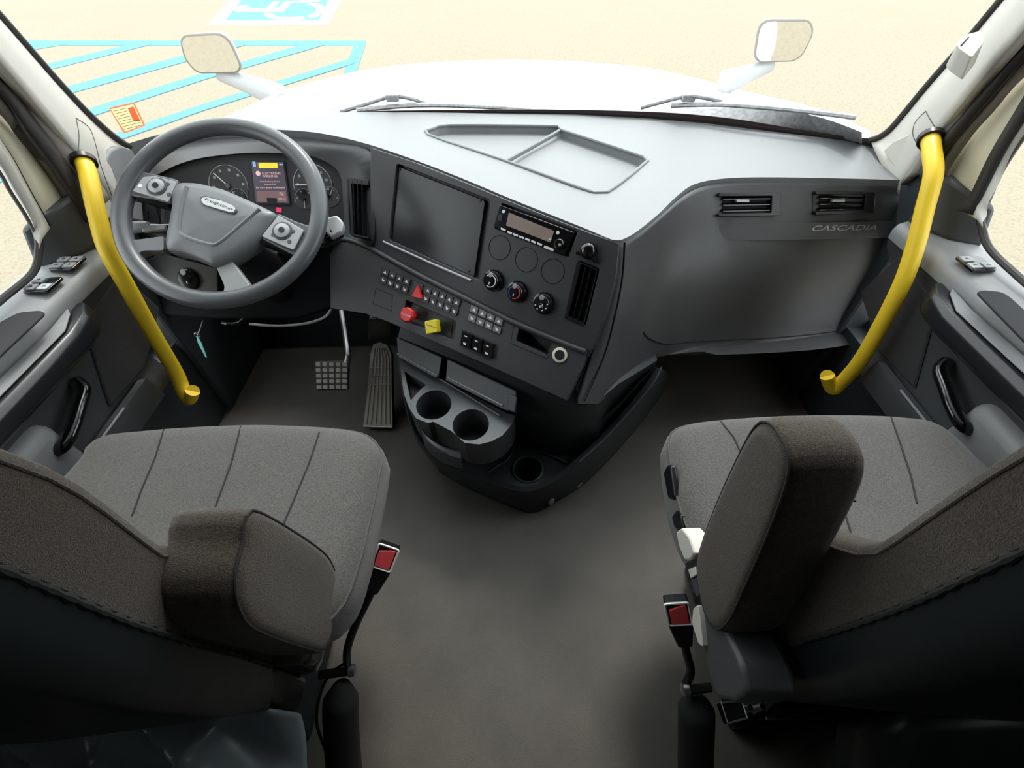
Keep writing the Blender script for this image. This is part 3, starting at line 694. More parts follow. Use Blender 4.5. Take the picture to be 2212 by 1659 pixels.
# switch banks: rows of square buttons
def bank(c4, cols, rws, skip=(), name='switch_bank', hz=.0015, m_=fascia_m, mk=white_m, lab=None):
    q = [V(p) for p in c4]
    o = MB().pprism(LO, [tuple(p) for p in q], -.004, .001, black_m, r=.002).build(name, D, smooth=0)
    if lab: o['label'] = lab
    def bl(s, t): return q[0].lerp(q[1], s).lerp(q[3].lerp(q[2], s), t)
    for r_ in range(rws):
        for c_ in range(cols):
            if (r_, c_) in skip: continue
            s0, s1 = (c_+.04)/cols, (c_+.96)/cols; t0, t1 = (r_+.06)/rws+(.03 if r_ else 0), (r_+.94)/rws-(0 if r_ else .03)
            pix = [tuple(bl(*a)) for a in ((s0, t0), (s1, t0), (s1, t1), (s0, t1))]
            b_ = MB().pprism(LO, pix, .001, .0048, m_, inset=.06)
            sx, sy = (s0+s1)/2, (t0+t1)/2; ds, dt = (s1-s0)*.22, (t1-t0)*.22
            k = (r_*7+c_*3) % 3
            if k == 0: g_ = [(sx-ds, sy+dt), (sx+ds, sy+dt), (sx, sy-dt)]
            elif k == 1: g_ = [(sx-ds, sy-dt), (sx+ds, sy-dt*.2), (sx+ds*.6, sy+dt), (sx-ds*.4, sy+dt)]
            else: g_ = [(sx-ds, sy), (sx, sy-dt), (sx+ds, sy), (sx, sy+dt)]
            b_.pprism(LO, [tuple(bl(*a)) for a in g_], .0048, .0051, mk)
            b_.build('switch_button', o, smooth=0)
    return o, bl
gsw = mat('grey_switch_plastic', (.16, .165, .17), .45)
bk, bl = bank([(826, 577), (996, 648), (986, 684), (818, 609)], 11, 2, {(0, 4), (1, 4), (0, 5), (1, 5)}, lab='long two-row switch bank')
hz_ = MB().pprism(LO, [tuple(bl(a, b_)) for a, b_ in ((.40, .02), (.52, .02), (.52, .92), (.40, .92))], .001, .004, fascia_m)
hz_.build('hazard_base', bk, smooth=0)
MB().pprism(LO, [(888, 641), (901, 615), (912, 646)], .004, .012, red_m, r=.001, inset=.1).build('hazard_switch', bk, bevel=.001)
bank([(1017, 656), (1088, 690), (1080, 723), (1008, 692)], 4, 2, lab='small grey two-row switch bank', m_=gsw)
rk = MB().pprism(LO, [(997, 711), (1070, 744), (1058, 780), (992, 748)], -.004, .001, black_m, r=.001).build('rocker_bank', D, smooth=0)
for k in range(3):
    u0, v0 = 998+k*23.5, 713+k*10.5
    pl_ = [(u0, v0), (u0+21, v0+9.5), (u0+17, v0+42), (u0-4, v0+33)]
    b_ = MB().pprism(LO, pl_, .001, .011, gloss_m, r=.001, inset=.05)
    b_.pprism(LO, [(u0+5, v0+11), (u0+11, v0+14), (u0+10, v0+16), (u0+4, v0+13)], .011, .0113, white_m)
    b_.pprism(LO, [(u0+3, v0+26), (u0+9, v0+29), (u0+8, v0+33), (u0+2, v0+30)], .011, .0113, white_m)
    b_.build('rocker_switch', rk, bevel=.0008)
# valve knobs
c = LO.px(877, 680, .026)-LO.n*.044; e = MB(); e.lathe(c, LO.n, [(.010, 0), (.009, .02), (.017, .024), (.020, .030), (.0205, .040), (.018, .044)], red_m, 8)
vr = e.build('red_valve_knob', D, bevel=.002, smooth=0)
text('lettering', 'TRAILER', LO, 867, 678, 887, 686, .0268, white_m, vr, hgt=.004)
c = LO.px(936, 706, .004)-LO.n*.022; e = MB(); e.lathe(c, LO.n, [(.010, 0), (.009, .022)], yellow_m, 12)
a_, b2 = LO.loc(931, 705, .024)
e.prism(LO, rpoly([(a_-.006, b2-.024), (a_+.022, b2-.006), (a_+.006, b2+.022), (a_-.022, b2+.004)], .004), .004, .024, yellow_m)
vy = e.build('yellow_valve_knob', D, bevel=.0015, smooth=0)
text('lettering', 'PARKING', LO, 920, 702, 944, 710, .0245, black_m, vy, hgt=.003)
# lighter socket ring
c = LO.px(1209, 767, .001)
MB().lathe(c, LO.n, [(.0185, -.001), (.0175, .003), (.0150, .004)], mat('ivory_ring', (.72, .68, .58), .4), 32).build('socket_ring', D, smooth=35)
MB().lathe(LO.px(1209, 767, .0045), LO.n, [(.0125, -.001), (.0120, .001)], matte_m, 24).build('socket_bore', D)

# --- side of the centre stack, passenger panel
cols = []
def C_(*a): cols.append([Z(u, v, z) for u, v, z in a])
C_((1337, 528, .737), (1325, 600, .665), (1305, 680, .59), (1275, 775, .50), (1247, 872, .42))
C_((1350, 524, .737), (1345, 598, .665), (1330, 678, .59), (1305, 770, .50), (1283, 872, .40))
C_((1384, 505, .737), (1380, 575, .66), (1362, 665, .575), (1335, 755, .48), (1298, 868, .38))
C_((1428, 469, .737), (1428, 535, .655), (1412, 625, .56), (1380, 735, .45), (1330, 838, .36))
C_((1468, 432, .737), (1480, 508, .65), (1470, 610, .55), (1440, 742, .39), (1400, 780, .36))
C_((1505, 408, .737), (1540, 492, .645), (1540, 602, .53), (1500, 738, .345), (1480, 762, .33))
C_((1560, 395, .737), (1600, 492, .642), (1600, 602, .515), (1570, 735, .325), (1560, 760, .31))
C_((1650, 392, .737), (1680, 490, .640), (1680, 600, .51), (1650, 731, .32), (1650, 757, .305))
C_((1800, 394, .737), (1805, 486, .640), (1790, 592, .505), (1760, 722, .31), (1755, 750, .30))
C_((1951, 398, .737), (1932, 482, .640), (1905, 590, .505), (1855, 708, .31), (1850, 735, .30))
C_((1958, 398, .737), (1960, 470, .650), (1935, 570, .52), (1890, 690, .33), (1885, 715, .31))
rws = [[c_[i] for c_ in cols] for i in range(5)]
R2 = [crom(r, 6) for r in rws]
R3 = list(zip(*[crom([r[j] for r in R2], 6) for j in range(len(R2[0]))]))
R3.append(tuple(p+V((0, .12, .0)) for p in R3[-1]))
MB().grid([list(r) for r in R3], pass_m).build('passenger_panel', D, smooth=60, solid=-.012)
tw = lambda p, d: p+(CAM-p).normalized()*d
from mathutils.bvhtree import BVHTree as _B
_pm = MB().grid([list(r) for r in R3], pass_m); pbv = _B.FromPolygons(_pm.v, _pm.f)
def onpass(u, v): return pbv.ray_cast(CAM, ray(u, v).normalized())[0]
for out_, inn_, tu in (([(1553, 416), (1687, 416), (1686, 466), (1552, 468)], [(1561, 422), (1681, 421), (1679, 458), (1560, 461)], 1605), ([(1762, 413), (1892, 415), (1890, 461), (1761, 465)], [(1770, 420), (1886, 421), (1884, 454), (1769, 458)], 1812)):
    a_, b_, c_ = [onpass(*p) for p in (out_[3], out_[2], out_[0])]
    PP = Plane(a_, b_, c_); vo = vent(PP, out_, inn_, 'air_vent', 3, False, z=.012, w1=.004)
    MB().pprism(PP, [(tu-14, 431), (tu+14, 431), (tu+14, 437), (tu-14, 437)], .004, .014, pad_m).build('vent_tab', vo, bevel=.001)
# badge strip
BP = Plane(Z(1545, 484, .6475), Z(1930, 480, .642), Z(1700, 520, .605))
bs = MB().pprism(BP, [(1520, 484), (1935, 478), (1928, 514), (1556, 521), (1535, 508)], -.006, .009, pass_m, r=.001).build('badge_strip', D, bevel=.0015)
text('lettering', 'CASCADIA', BP, 1754, 499, 1893, 497, .0092, pad_m, bs, hgt=.0135, shear=.25, depth=.001)
# glove panel: raised door on the passenger side
GPp = [(1432, 740), (1395, 720), (1392, 660), (1415, 605), (1462, 545), (1520, 522)]
gl_ = []
for (u, v, z) in ((1535, 524, .605), (1470, 545, .600), (1420, 600, .565), (1392, 660, .51), (1388, 715, .465), (1432, 742, .40), (1500, 738, .345), (1650, 731, .32), (1760, 722, .31), (1852, 708, .31)):
    gl_.append(Z(u, v, z)+(CAM-Z(u, v, z)).normalized()*.003)
MB().tube(crom(gl_, 5), .0018, matte_m, n=6).build('glove_seam', D)
# seam down the stack side
MB().tube([p+(CAM-p).normalized()*.002 for p in crom([Z(1350, 524, .737), Z(1345, 598, .665), Z(1330, 678, .59), Z(1305, 770, .50), Z(1262, 868, .42)], 5)], .0016, matte_m, n=6).build('stack_seam', D)
# knee filler under passenger panel, back of dash
MB().add([V(p) for p in ((.62, 1.20, .34), (1.03, 1.20, .34), (1.03, 1.36, .30), (.35, 1.36, .30), (.35, 1.05, .36), (.62, 1.20, .66), (1.03, 1.20, .66), (1.03, 1.36, .68), (.35, 1.36, .68), (.35, 1.05, .66))],
         [[0, 1, 2, 3, 4], [9, 8, 7, 6, 5], [0, 5, 6, 1], [1, 6, 7, 2], [2, 7, 8, 3], [3, 8, 9, 4], [4, 9, 5, 0]], lower_m).build('knee_filler', D, smooth=0)

# --- instrument cluster side
CP = Plane(V((-.78, 1.20, .69)), V((-.42, 1.20, .69)), V((-.78, 1.265, .80)))
OUT = [(282, 332), (330, 322), (370, 312), (450, 300), (560, 295), (650, 298), (720, 309), (803, 330), (806, 420), (804, 530), (760, 512), (735, 512), (700, 522), (600, 545), (450, 552), (340, 520), (290, 470), (280, 400)]
zz = [.775, .79, .795, .81, .82, .82, .815, .805, .73, .63, .63, .63, .63, .62, .61, .62, .66, .70]
INN = [(330, 385), (350, 372), (385, 355), (440, 340), (540, 330), (640, 333), (690, 343), (732, 372), (741, 430), (742, 490), (735, 500), (720, 505), (690, 510), (600, 525), (450, 528), (360, 505), (335, 460), (328, 420)]
O3 = resample(crom([Z(u, v, z) for (u, v), z in zip(OUT, zz)], 4, True), 90, True)
I3 = []
for p in O3: pass
I3 = resample(crom([CP.px(u, v, .012) for u, v in INN], 4, True), 90, True)
MB().grid([O3, [a.lerp(b_, .5) for a, b_ in zip(O3, I3)], I3, [p-CP.n*.02 for p in I3]], fascia_m, True).build('cluster_surround', D, smooth=50, solid=-.004)
cf = MB().pprism(CP, [(540+(u-540)*1.04, 440+(v-440)*1.05) for u, v in INN], -.006, -.001, mat('cluster_face', (.030, .031, .036), .5)).build('instrument_cluster', D, smooth=0)
def gauge(u, v, r, a0, a1, nt_, needle, name='gauge'):
    a, b_ = CP.loc(u, v); g_ = MB()
    pt = lambda th, rr, h=.0006: CP.w(a+rr*math.cos(math.radians(th)), b_+rr*math.sin(math.radians(th)), h)
    g_.prism(CP, circ((a, b_), r*1.02, 40), -.001, .0002, mat('gauge_face', (.045, .046, .050), .5))
    g_.tube([pt(a0+(a1-a0)*k/40, r) for k in range(41)], r*.022, pad_m, n=5)
    for k in range(nt_):
        th = a0+(a1-a0)*(k+.5)/nt_; g_.prism(CP, [(CP.loc(u, v)[0]+r*.78*math.cos(math.radians(th))+dx*r*.06, CP.loc(u, v)[1]+r*.78*math.sin(math.radians(th))+dy*r*.06) for dx, dy in ((-1, -1), (1, -1), (1, 1), (-1, 1))], .0002, .0006, pad_m)
    o = g_.build(name, cf, smooth=0)
    MB().tube([pt(needle, 0, .003), pt(needle, r*.88, .003)], r*.025, white_m, n=6).lathe(CP.w(a, b_, 0), CP.n, [(r*.13, 0), (r*.12, .005)], gloss_m, 16).build('needle', cf)
gauge(494, 402, .052, 200, -12, 6, 135); gauge(676, 400, .052, 192, -30, 7, 178); gauge(658, 430, .026, 200, -40, 4, 265, 'small_gauge'); gauge(712, 425, .026, 140, -40, 3, 60, 'small_gauge'); gauge(515, 430, .026, 200, -40, 4, 120, 'small_gauge')
ds = MB().pprism(CP, [(539, 346), (614, 346), (628, 443), (549, 441)], -.001, .003, black_m, r=.002).build('display_bezel', cf, smooth=0)
scr_d = mat('lit_screen_dark', (.02, .02, .025), .3, emit=(.06, .05, .07), es=1); scr_r = mat('lit_screen_pink', (.2, .1, .1), .4, emit=(.85, .55, .55), es=.9); scr_y = mat('lit_screen_yellow', (.4, .3, .02), .4, emit=(.95, .68, .03), es=.9)
scr_b = mat('lit_screen_blue', (.1, .2, .4), .4, emit=(.25, .45, .8), es=.8); scr_g = mat('lit_screen_brown', (.1, .06, .06), .4, emit=(.13, .08, .085), es=1)
dm = MB().pprism(CP, [(543, 350), (611, 350), (624, 439), (553, 437)], .003, .0035, scr_d)
dm.pprism(CP, [(554, 412), (617, 413), (620, 437), (557, 436)], .0035, .0038, scr_g)
dm.pprism(CP, [(558, 352), (599, 352), (600, 363), (559, 363)], .0035, .0039, scr_y, r=.002)
dm.pprism(CP, [(545, 349), (551, 349), (553, 360), (547, 360)], .0035, .0039, scr_b); dm.pprism(CP, [(603, 354), (611, 354), (611, 357), (603, 357)], .0035, .0039, scr_b)
dm.prism(CP, circ(CP.loc(559, 375), .0062, 20), .0035, .0039, scr_r)
dm.pprism(CP, [(576, 427), (598, 428), (599, 438), (577, 437)], .0038, .004, black_m)
dm.build('display', cf, smooth=0)
for s_, a, b_, h_ in (('ELECTRONIC', (567, 377), (607, 377), .0055), ('PARKING', (568, 383), (599, 383), .0055), ('Use Parking Brake', (562, 394), (605, 394), .004), ('Engine Off', (572, 400), (596, 400), .004), ('Set Park Brake to Release', (553, 407), (615, 407), .004), ('N', (604, 422), (612, 423), .009), ('000 mi', (602, 431), (617, 431), .004)):
    text('display_text', s_, CP, a[0], a[1], b_[0], b_[1], .004, scr_r, cf, hgt=h_)
MB().pprism(CP, [(597, 448), (608, 449), (608, 459), (597, 458)], 0, .001, mat('warning_lamp', (.5, .03, .06), .4, emit=(.75, .04, .12), es=.8)).build('warning_lamp', cf, smooth=0)
# side vent right of the cluster and the one behind the wheel
VP = Plane(Z(750, 385, .76), Z(798, 388, .758), Z(757, 512, .655))
vent(VP, [(747, 383), (796, 388), (796, 516), (755, 507)], [(752, 390), (791, 394), (792, 509), (758, 501)], 'air_vent', 4, True)
VL = Plane(Z(295, 420, .70), Z(365, 432, .70), Z(300, 495, .63))
vent(VL, [(285, 410), (366, 425), (368, 505), (292, 495)], [(291, 416), (361, 430), (363, 500), (297, 489)], 'air_vent', 5, True)
# lower left panel with the headlight knob, steering shroud recess
KL = Plane(V((-.86, 1.12, .60)), V((-.50, 1.10, .60)), V((-.84, 1.04, .44)))
MB().pprism(KL, [(268, 420), (345, 540), (460, 560), (720, 520), (740, 640), (716, 668), (640, 690), (470, 690), (345, 680), (318, 640), (290, 560)], -.03, 0, knee_m).build('knee_panel', D, bevel=.008)
MB().pprism(KL, [(312, 562), (345, 548), (420, 566), (470, 580), (470, 640), (360, 640), (322, 620)], 0, .010, doord_m, r=.008).build('light_switch_panel', D, bevel=.002)
hk = knob(404, 604, .034, .020, D, 'headlight_knob', None, pl=KL)
MB().tube([KL.px(480, 697, .03), KL.px(500, 700, .035), KL.px(517, 697, .035), KL.px(526, 688, .03)], .0045, gloss_m, n=8).build('release_lever', D)
MB().tube(crom([KL.px(540, 700, .02), KL.px(600, 704, .03), KL.px(660, 699, .03), KL.px(700, 686, .03), KL.px(716, 668, .02)], 4), .004, pad_m, n=8).build('tray_wire', D)

# ================================================================== STEERING WHEEL
WC = X(477, 458, -.60)
ti, ya = math.radians(57), math.radians(9)
wn = V((math.sin(ya)*math.cos(ti), -math.cos(ya)*math.cos(ti), math.sin(ti)))
WP = Plane(WC, WC+V((0, 0, 1)).cross(wn)*1, WC+wn.cross(V((0, 0, 1)).cross(wn)))
SW = thing('steering_wheel', 'large grey four-spoke steering wheel in front of the instrument cluster', 'steering wheel', WC)
RR = .203; WCX, WCY = WP.loc(481, 455)
MB().tube([WP.w(WCX+RR*math.cos(2*math.pi*k/96), WCY+RR*math.sin(2*math.pi*k/96)) for k in range(96)], .0165, wheel_m, n=20, closed=True, rz=.0185).build('rim', SW, smooth=80)
hub = [(382, 390), (422, 391), (477, 404), (533, 428), (600, 460), (584, 484), (563, 514), (535, 536), (497, 560), (463, 576), (422, 556), (394, 546), (354, 540), (354, 512), (362, 476), (369, 434), (368, 410)]
hb = MB(); q = [WP.loc(u, v, .012) for u, v in hub]; q = rpoly(q, .012, 4); n = len(q)
cx, cy = sum(a for a, b_ in q)/n, sum(b_ for a, b_ in q)/n
sc_ = lambda k: [(cx+(a-cx)*k, cy+(b_-cy)*k) for a, b_ in q]
hb.grid([[WP.w(a, b_, h) for a, b_ in sc_(k)] for k, h in ((.80, -.05), (.96, -.03), (1.0, -.004), (.985, .006), (.95, .012), (.8, .017), (.4, .020), (.0004, .021))], hub_m, True)
hb.add([WP.w(a, b_, -.05) for a, b_ in sc_(.80)], [list(range(n))], hub_m)
h_ = hb.build('hub', SW, smooth=70)
# raised ridge around the airbag cover
rd = crom([WP.px(u, v, .0165) for u, v in ((404, 404), (394, 445), (388, 490), (396, 508), (450, 527), (475, 524), (530, 478), (560, 451))], 5)
MB().tube(rd, .0045, hub_m, n=8).build('ridge', h_)
bdg = [(431, 430), (434, 424), (445, 422), (480, 432), (505, 444), (512, 453), (506, 462), (494, 460), (460, 449), (438, 441)]
bb = MB().pprism(WP, bdg, .014, .0225, wheel_m, r=.004).build('badge', SW, bevel=.001)
bb2 = MB().pprism(WP, [(470+(u-470)*.93, 442+(v-442)*.82) for u, v in bdg], .0225, .0232, mat('badge_silver', (.62, .63, .64), .35), r=.003).build('badge_plate', bb, smooth=0)
text('lettering', 'Freightliner', WP, 441, 434, 501, 457, .0234, black_m, bb, hgt=.008)
# spokes
def spoke(pts, h0, h1, m, r=.006, name='spoke', parent=SW, bevel=.003): return MB().pprism(WP, pts, h0, h1, m, r=r).build(name, parent, bevel=bevel, seg=3)
s1 = spoke([(262, 420), (288, 374), (300, 368), (335, 376), (385, 388), (372, 440), (330, 430)], -.022, .006, wheel_m)
p1 = spoke([(286, 412), (309, 382), (334, 380), (382, 392), (364, 436)], .006, .011, pad_m, .003, 'button_pad', s1, .001)
s2 = spoke([(600, 460), (640, 478), (676, 490), (668, 540), (636, 552), (600, 533), (562, 514)], -.022, .006, wheel_m)
p2 = spoke([(601, 465), (656, 497), (634, 540), (565, 510)], .006, .011, pad_m, .003, 'button_pad', s2, .001)
for pr, u, v in ((p1, 339, 403), (p2, 610, 499)):
    c = WP.px(u, v, .011)
    MB().lathe(c, wn, [(.021, -.002), (.0205, .0012), (.019, .0016)], doord_m, 28).lathe(c, wn, [(.0165, 0), (.016, .004), (.013, .0048)], pad_m, 28).lathe(c, wn, [(.0065, .004), (.006, .0062)], black_m, 18).build('round_control', pr, smooth=35)
for u, v in ((303, 402), (365, 420), (362, 398)): MB().lathe(WP.px(u, v, .011), wn, [(.0045, 0), (.004, .001)], white_m if u == 303 else doord_m, 12).build('control_mark', p1, smooth=0)
for u, v in ((590, 507), (633, 500), (625, 522)): MB().lathe(WP.px(u, v, .011), wn, [(.0045, 0), (.004, .001)], doord_m, 12).build('control_mark', p2, smooth=0)
MB().pprism(WP, [(285, 416), (365, 440), (364, 447), (284, 424)], -.018, .004, gloss_m).build('pad_edge', s1, smooth=0)
MB().pprism(WP, [(562, 516), (633, 545), (630, 552), (561, 522)], -.018, .004, gloss_m).build('pad_edge', s2, smooth=0)
spoke([(246, 505), (262, 520), (300, 517), (353, 510), (354, 541), (310, 541), (284, 556), (262, 560)], -.018, .006, hub_m, .006)
spoke([(467, 578), (500, 563), (510, 575), (542, 618), (520, 640), (480, 640), (484, 618)], -.022, .002, pad_m if 0 else door_m, .004)

# column -------------------------------------------------------------
SCO = thing('steering_column', 'black steering column with control stalks behind the wheel', 'steering column', WC-wn*.12)
MB().lathe(WP.w(cx, cy, -.04), -wn, [(.052, 0), (.060, .02), (.062, .10), (.055, .20), (.05, .30)], black_m, 24).build('shroud', SCO)
def pxd(u, v, h): return WP.px(u, v, h)
e = MB(); e.tube([pxd(400, 492, -.06), pxd(350, 494, -.055), pxd(318, 494, -.05)], [.010, .010, .011], gloss_m, n=12)
st_ = e.build('stalk', SCO)
MB().tube([pxd(322, 489, -.044), pxd(285, 492, -.044)], [.011, .013], pad_m, n=12).build('stalk_tip', st_)
MB().pprism(WP, [(306, 487), (356, 484), (356, 496), (306, 500)], -.045, -.036, pad_m).build('stalk_dial', st_, bevel=.002)
e = MB(); e.tube([pxd(560, 500, -.06), pxd(690, 515, -.05), pxd(722, 502, -.04)], [.010, .010, .012], gloss_m, n=12)
s2_ = e.build('stalk', SCO)
MB().pprism(WP, [(703, 470), (728, 464), (742, 480), (738, 500), (714, 514), (702, 500)], -.050, -.030, pad_m, r=.006).build('stalk_tip', s2_, bevel=.004)
MB().pprism(WP, [(688, 518), (738, 498), (741, 506), (700, 532), (688, 530)], -.056, -.042, gloss_m, r=.004).build('stalk_body', s2_, bevel=.003)

# keys
kp = [KL.px(438, 692, .02), KL.px(432, 712, .03), KL.px(426, 724, .03)]
KT = thing('key_tag', 'teal key tag hanging on a ring under the steering wheel', 'key tag', kp[0])
MB().tube(kp, .0018, steel_m, n=6).build('chain', KT)
MB().tube([kp[2]+V((.008*math.cos(a/12*2*math.pi), .0, .008*math.sin(a/12*2*math.pi))) for a in range(12)], .0012, steel_m, n=6, closed=True).build('ring', KT)
a, b_ = KL.px(427, 726, .03), KL.px(447, 772, .03)
d_ = (b_-a).normalized(); w_ = d_.cross(KL.n).normalized()
MB().add([a-w_*.002, a+w_*.003, a.lerp(b_, .3)+w_*.007, b_+w_*.003, b_-w_*.002, a.lerp(b_, .3)-w_*.004, ]+[p+KL.n*.002 for p in (a-w_*.002, a+w_*.003, a.lerp(b_, .3)+w_*.007, b_+w_*.003, b_-w_*.002, a.lerp(b_, .3)-w_*.004)],
         [[5, 4, 3, 2, 1, 0], [6, 7, 8, 9, 10, 11]]+[[i, (i+1) % 6, (i+1) % 6+6, i+6] for i in range(6)], tmk_m).build('tag', KT, bevel=.0005)

# ================================================================== PEDALS
PA = Plane(Z(787, 920, .02), Z(852, 922, .02), Z(820, 744, .20))
AC = thing('accelerator_pedal', 'long ribbed grey accelerator pedal beside the console', 'pedal', Z(818, 920, 0))
ap = [(785, 919), (793, 850), (800, 765), (806, 744), (820, 739), (836, 745), (845, 765), (846, 850), (848, 921)]
MB().pprism(PA, ap, -.03, 0, black_m).build('pedal_base', AC, bevel=.003)
MB().pprism(PA, ap, 0, .004, rubber_m).build('tread', AC, smooth=0)
rb = MB()
for k in range(6):
    t = (k+.6)/6.2
    rb.tube([PA.px(785+63*t, 916, .005), PA.px(794+52*t, 850, .005), PA.px(802+42*t, 775, .005), PA.px(807+28*t, 752, .005)], .0028, rubber_m, n=6)
for v in (795, 812, 830): rb.tube([PA.px(797, v, .006), PA.px(846, v, .006)], .0022, rubber_m, n=6)
rb.build('ribs', AC)
MB().tube([PA.px(785, 921, .003), PA.px(848, 923, .003)], .004, steel_m, n=8).build('heel_edge', AC)
BPL = Plane(Z(680, 842, .16), Z(748, 842, .16), Z(680, 780, .22))
BR = thing('brake_pedal', 'square studded grey brake pedal hanging from a steel arm', 'pedal', Z(715, 815, .1))
MB().pprism(BPL, [(678, 780), (752, 778), (749, 842), (684, 843)], -.02, 0, black_m, r=.008).build('pad_base', BR, bevel=.002)
tb_ = MB()
for i in range(5):
    for j in range(5):
        s, t = (i+.5)/5, (j+.5)/5; u = 679+(73*s)*(1-t*.06)+3*t; v = 781+61*t
        tb_.pprism(BPL, [(u-6, v-5), (u+6, v-5), (u+6, v+5), (u-6, v+5)], 0, .006, rubber_m, inset=.2)
tb_.build('studded_pad', BR, smooth=0)
MB().tube([BPL.px(748, 792, -.01), BPL.px(752, 770, .0), Y(748, 740, 1.14), Y(743, 700, 1.20), Y(738, 672, 1.26)], [.009]*5, steel_m, n=10, rz=.012).build('arm', BR)
pv_ = thing('pedal_housing', 'black pedal pivot housing under the dashboard above the accelerator', 'pedal housing', Z(820, 730, .3))
MB().add([p for p in (Z(792, 735, .20), Z(850, 735, .20), Z(850, 690, .42), Z(795, 690, .42))]+[p+V((0, .10, 0)) for p in (Z(792, 735, .20), Z(850, 735, .20), Z(850, 690, .42), Z(795, 690, .42))],
         [[0, 1, 2, 3], [7, 6, 5, 4], [0, 4, 5, 1], [1, 5, 6, 2], [2, 6, 7, 3], [3, 7, 4, 0]], black_m).build('housing', pv_, bevel=.01)

# ================================================================== FLOOR CONSOLE
FC = thing('floor_console', 'dark floor console with cup holders below the centre dashboard', 'console', Z(1148, 1000, 0))
rim = [(858, 745, .36), (868, 830, .30), (880, 890, .26), (900, 940, .20), (935, 985, .155), (1000, 1020, .125), (1070, 1048, .12), (1140, 1062, .12), (1195, 1042, .135), (1250, 1000, .165), (1310, 945, .21), (1365, 885, .27), (1410, 830, .33), (1428, 795, .36)]
flo = [(875, 850), (890, 905), (905, 950), (925, 985), (960, 1022), (1010, 1052), (1070, 1080), (1148, 1109), (1205, 1082), (1260, 1048), (1325, 985), (1380, 920), (1425, 860), (1445, 820)]
A = resample(crom([Z(*p) for p in rim], 5), 60); B = resample(crom([Z(u, v, 0) for u, v in flo], 5), 60)
ct = Z(1130, 850, .1)
ins = [V((p.x*.96+ct.x*.04, p.y*.96+ct.y*.04+.003, p.z-.004)) for p in A]
mid = [a.lerp(b_, .5)*1.0+(a.lerp(b_, .5)-V((ct.x, ct.y, 0))).normalized()*.010 for a, b_ in zip(A, B)]
MB().grid([[p-V((0, 0, .03)) for p in ins], ins, [a.lerp(b_, .2)*1 for a, b_ in zip(ins, A)], A, [a.lerp(b_, .08)+(a-V((ct.x, ct.y, a.z))).normalized()*.004 for a, b_ in zip(A, B)], mid, B], lower_m).build('outer_shell', FC, smooth=60)
# deck at the bottom with the third cup holder
DK = Plane(Z(900, 940, .115), Z(1200, 940, .115), Z(1000, 1040, .115))
dk = MB().pprism(DK, [(905, 930), (940, 984), (1000, 1019), (1070, 1047), (1140, 1061), (1195, 1041), (1250, 1000), (1300, 955), (1290, 900), (1100, 860), (900, 880)], -.1, 0, lower_m).build('deck', FC, smooth=0)
cc_ = DK.loc(1140, 1014)
cut(dk, MB().prism(DK, circ(cc_, .041, 40), -.07, .02, lower_m)); bev(dk, .003)
MB().tube([DK.w(*p, .002) for p in circ(cc_, .043, 48)], .004, lower_m, n=8, closed=True).build('cup_ring', FC)
MB().prism(DK, circ(cc_, .0405, 40), -.075, -.069, matte_m).build('cup_floor', FC, smooth=0)
MB().tube([DK.px(1055, 1020, .004), DK.px(1098, 992, .006), DK.px(1106, 978, .006)], .004, lower_m, n=8).build('deck_rib', FC)
MB().tube([DK.px(1168, 975, .004), DK.px(1225, 1000, .006)], .004, lower_m, n=8).build('deck_rib', FC)
# stack base block below the fascia
b0 = [Z(860, 728, .40), Z(985, 778, .40), Z(1110, 832, .40), Z(1210, 872, .39), Z(1245, 880, .39), Z(1290, 868, .39), Z(1335, 830, .38), Z(1420, 778, .37)]
b1 = [V((p.x, p.y+.03, .10)) for p in b0]; b1[4] = Z(1215, 985, .115); b1[5] = Z(1290, 968, .115); b1[6] = Z(1305, 940, .115); b1[3] = Z(1150, 970, .115)
bk0 = [V((p.x, p.y+.32, p.z)) for p in b0[::-1]]
sb = MB(); rr = []
for zt in (0, .25, .5, .75, 1): rr.append([a.lerp(b_, zt) for a, b_ in zip(b0, b1)])
rr.append([V((p.x, p.y, 0)) for p in b1])
sb.grid(rr, lower_m); sb.add([p for p in b0]+[V((p.x, 1.30, p.z)) for p in b0], [[i, i+1, i+9, i+8] for i in range(7)], lower_m)
for k in (0, 7):
    col = [r[k] for r in rr]; sb.add(col+[V((p.x, 1.35, p.z)) for p in col], [[i, i+1, i+1+6, i+6] for i in range(5)], lower_m)
sb.build('base_block', FC, smooth=35)
# drawer fronts with bright edges under the fascia
DP = Plane(Z(870, 745, .385), Z(1110, 870, .385), Z(880, 800, .345))
MB().pprism(DP, [(856, 728), (955, 772), (948, 812), (942, 818), (860, 772)], -.01, .004, lower_m).build('drawer', FC, bevel=.002)
MB().pprism(DP, [(966, 776), (1115, 845), (1112, 892), (1090, 886), (962, 822)], -.01, .004, lower_m).build('drawer', FC, bevel=.002)
MB().tube([DP.px(858, 764, .006), DP.px(944, 811, .006)], .0022, door_m, n=6).build('drawer_edge', FC)
MB().tube([DP.px(966, 815, .006), DP.px(1085, 876, .006)], .0022, door_m, n=6).build('drawer_edge', FC)
MB().pprism(DP, [(1098, 850), (1116, 858), (1112, 892), (1094, 884)], .004, .010, lower_m).build('latch', FC, bevel=.002)
# twin cup holder
TPn = Plane(Z(900, 880, .335), Z(1100, 880, .335), Z(950, 960, .325))
cup = [(862, 768), (885, 800), (1088, 893), (1112, 898), (1108, 915), (1088, 940), (1060, 958), (1035, 966), (1004, 966), (1000, 990), (985, 988), (905, 935), (893, 905), (880, 890), (872, 850)]
cup_m = mat('satin_cup_holder_plastic', (.075, .082, .088), .28)
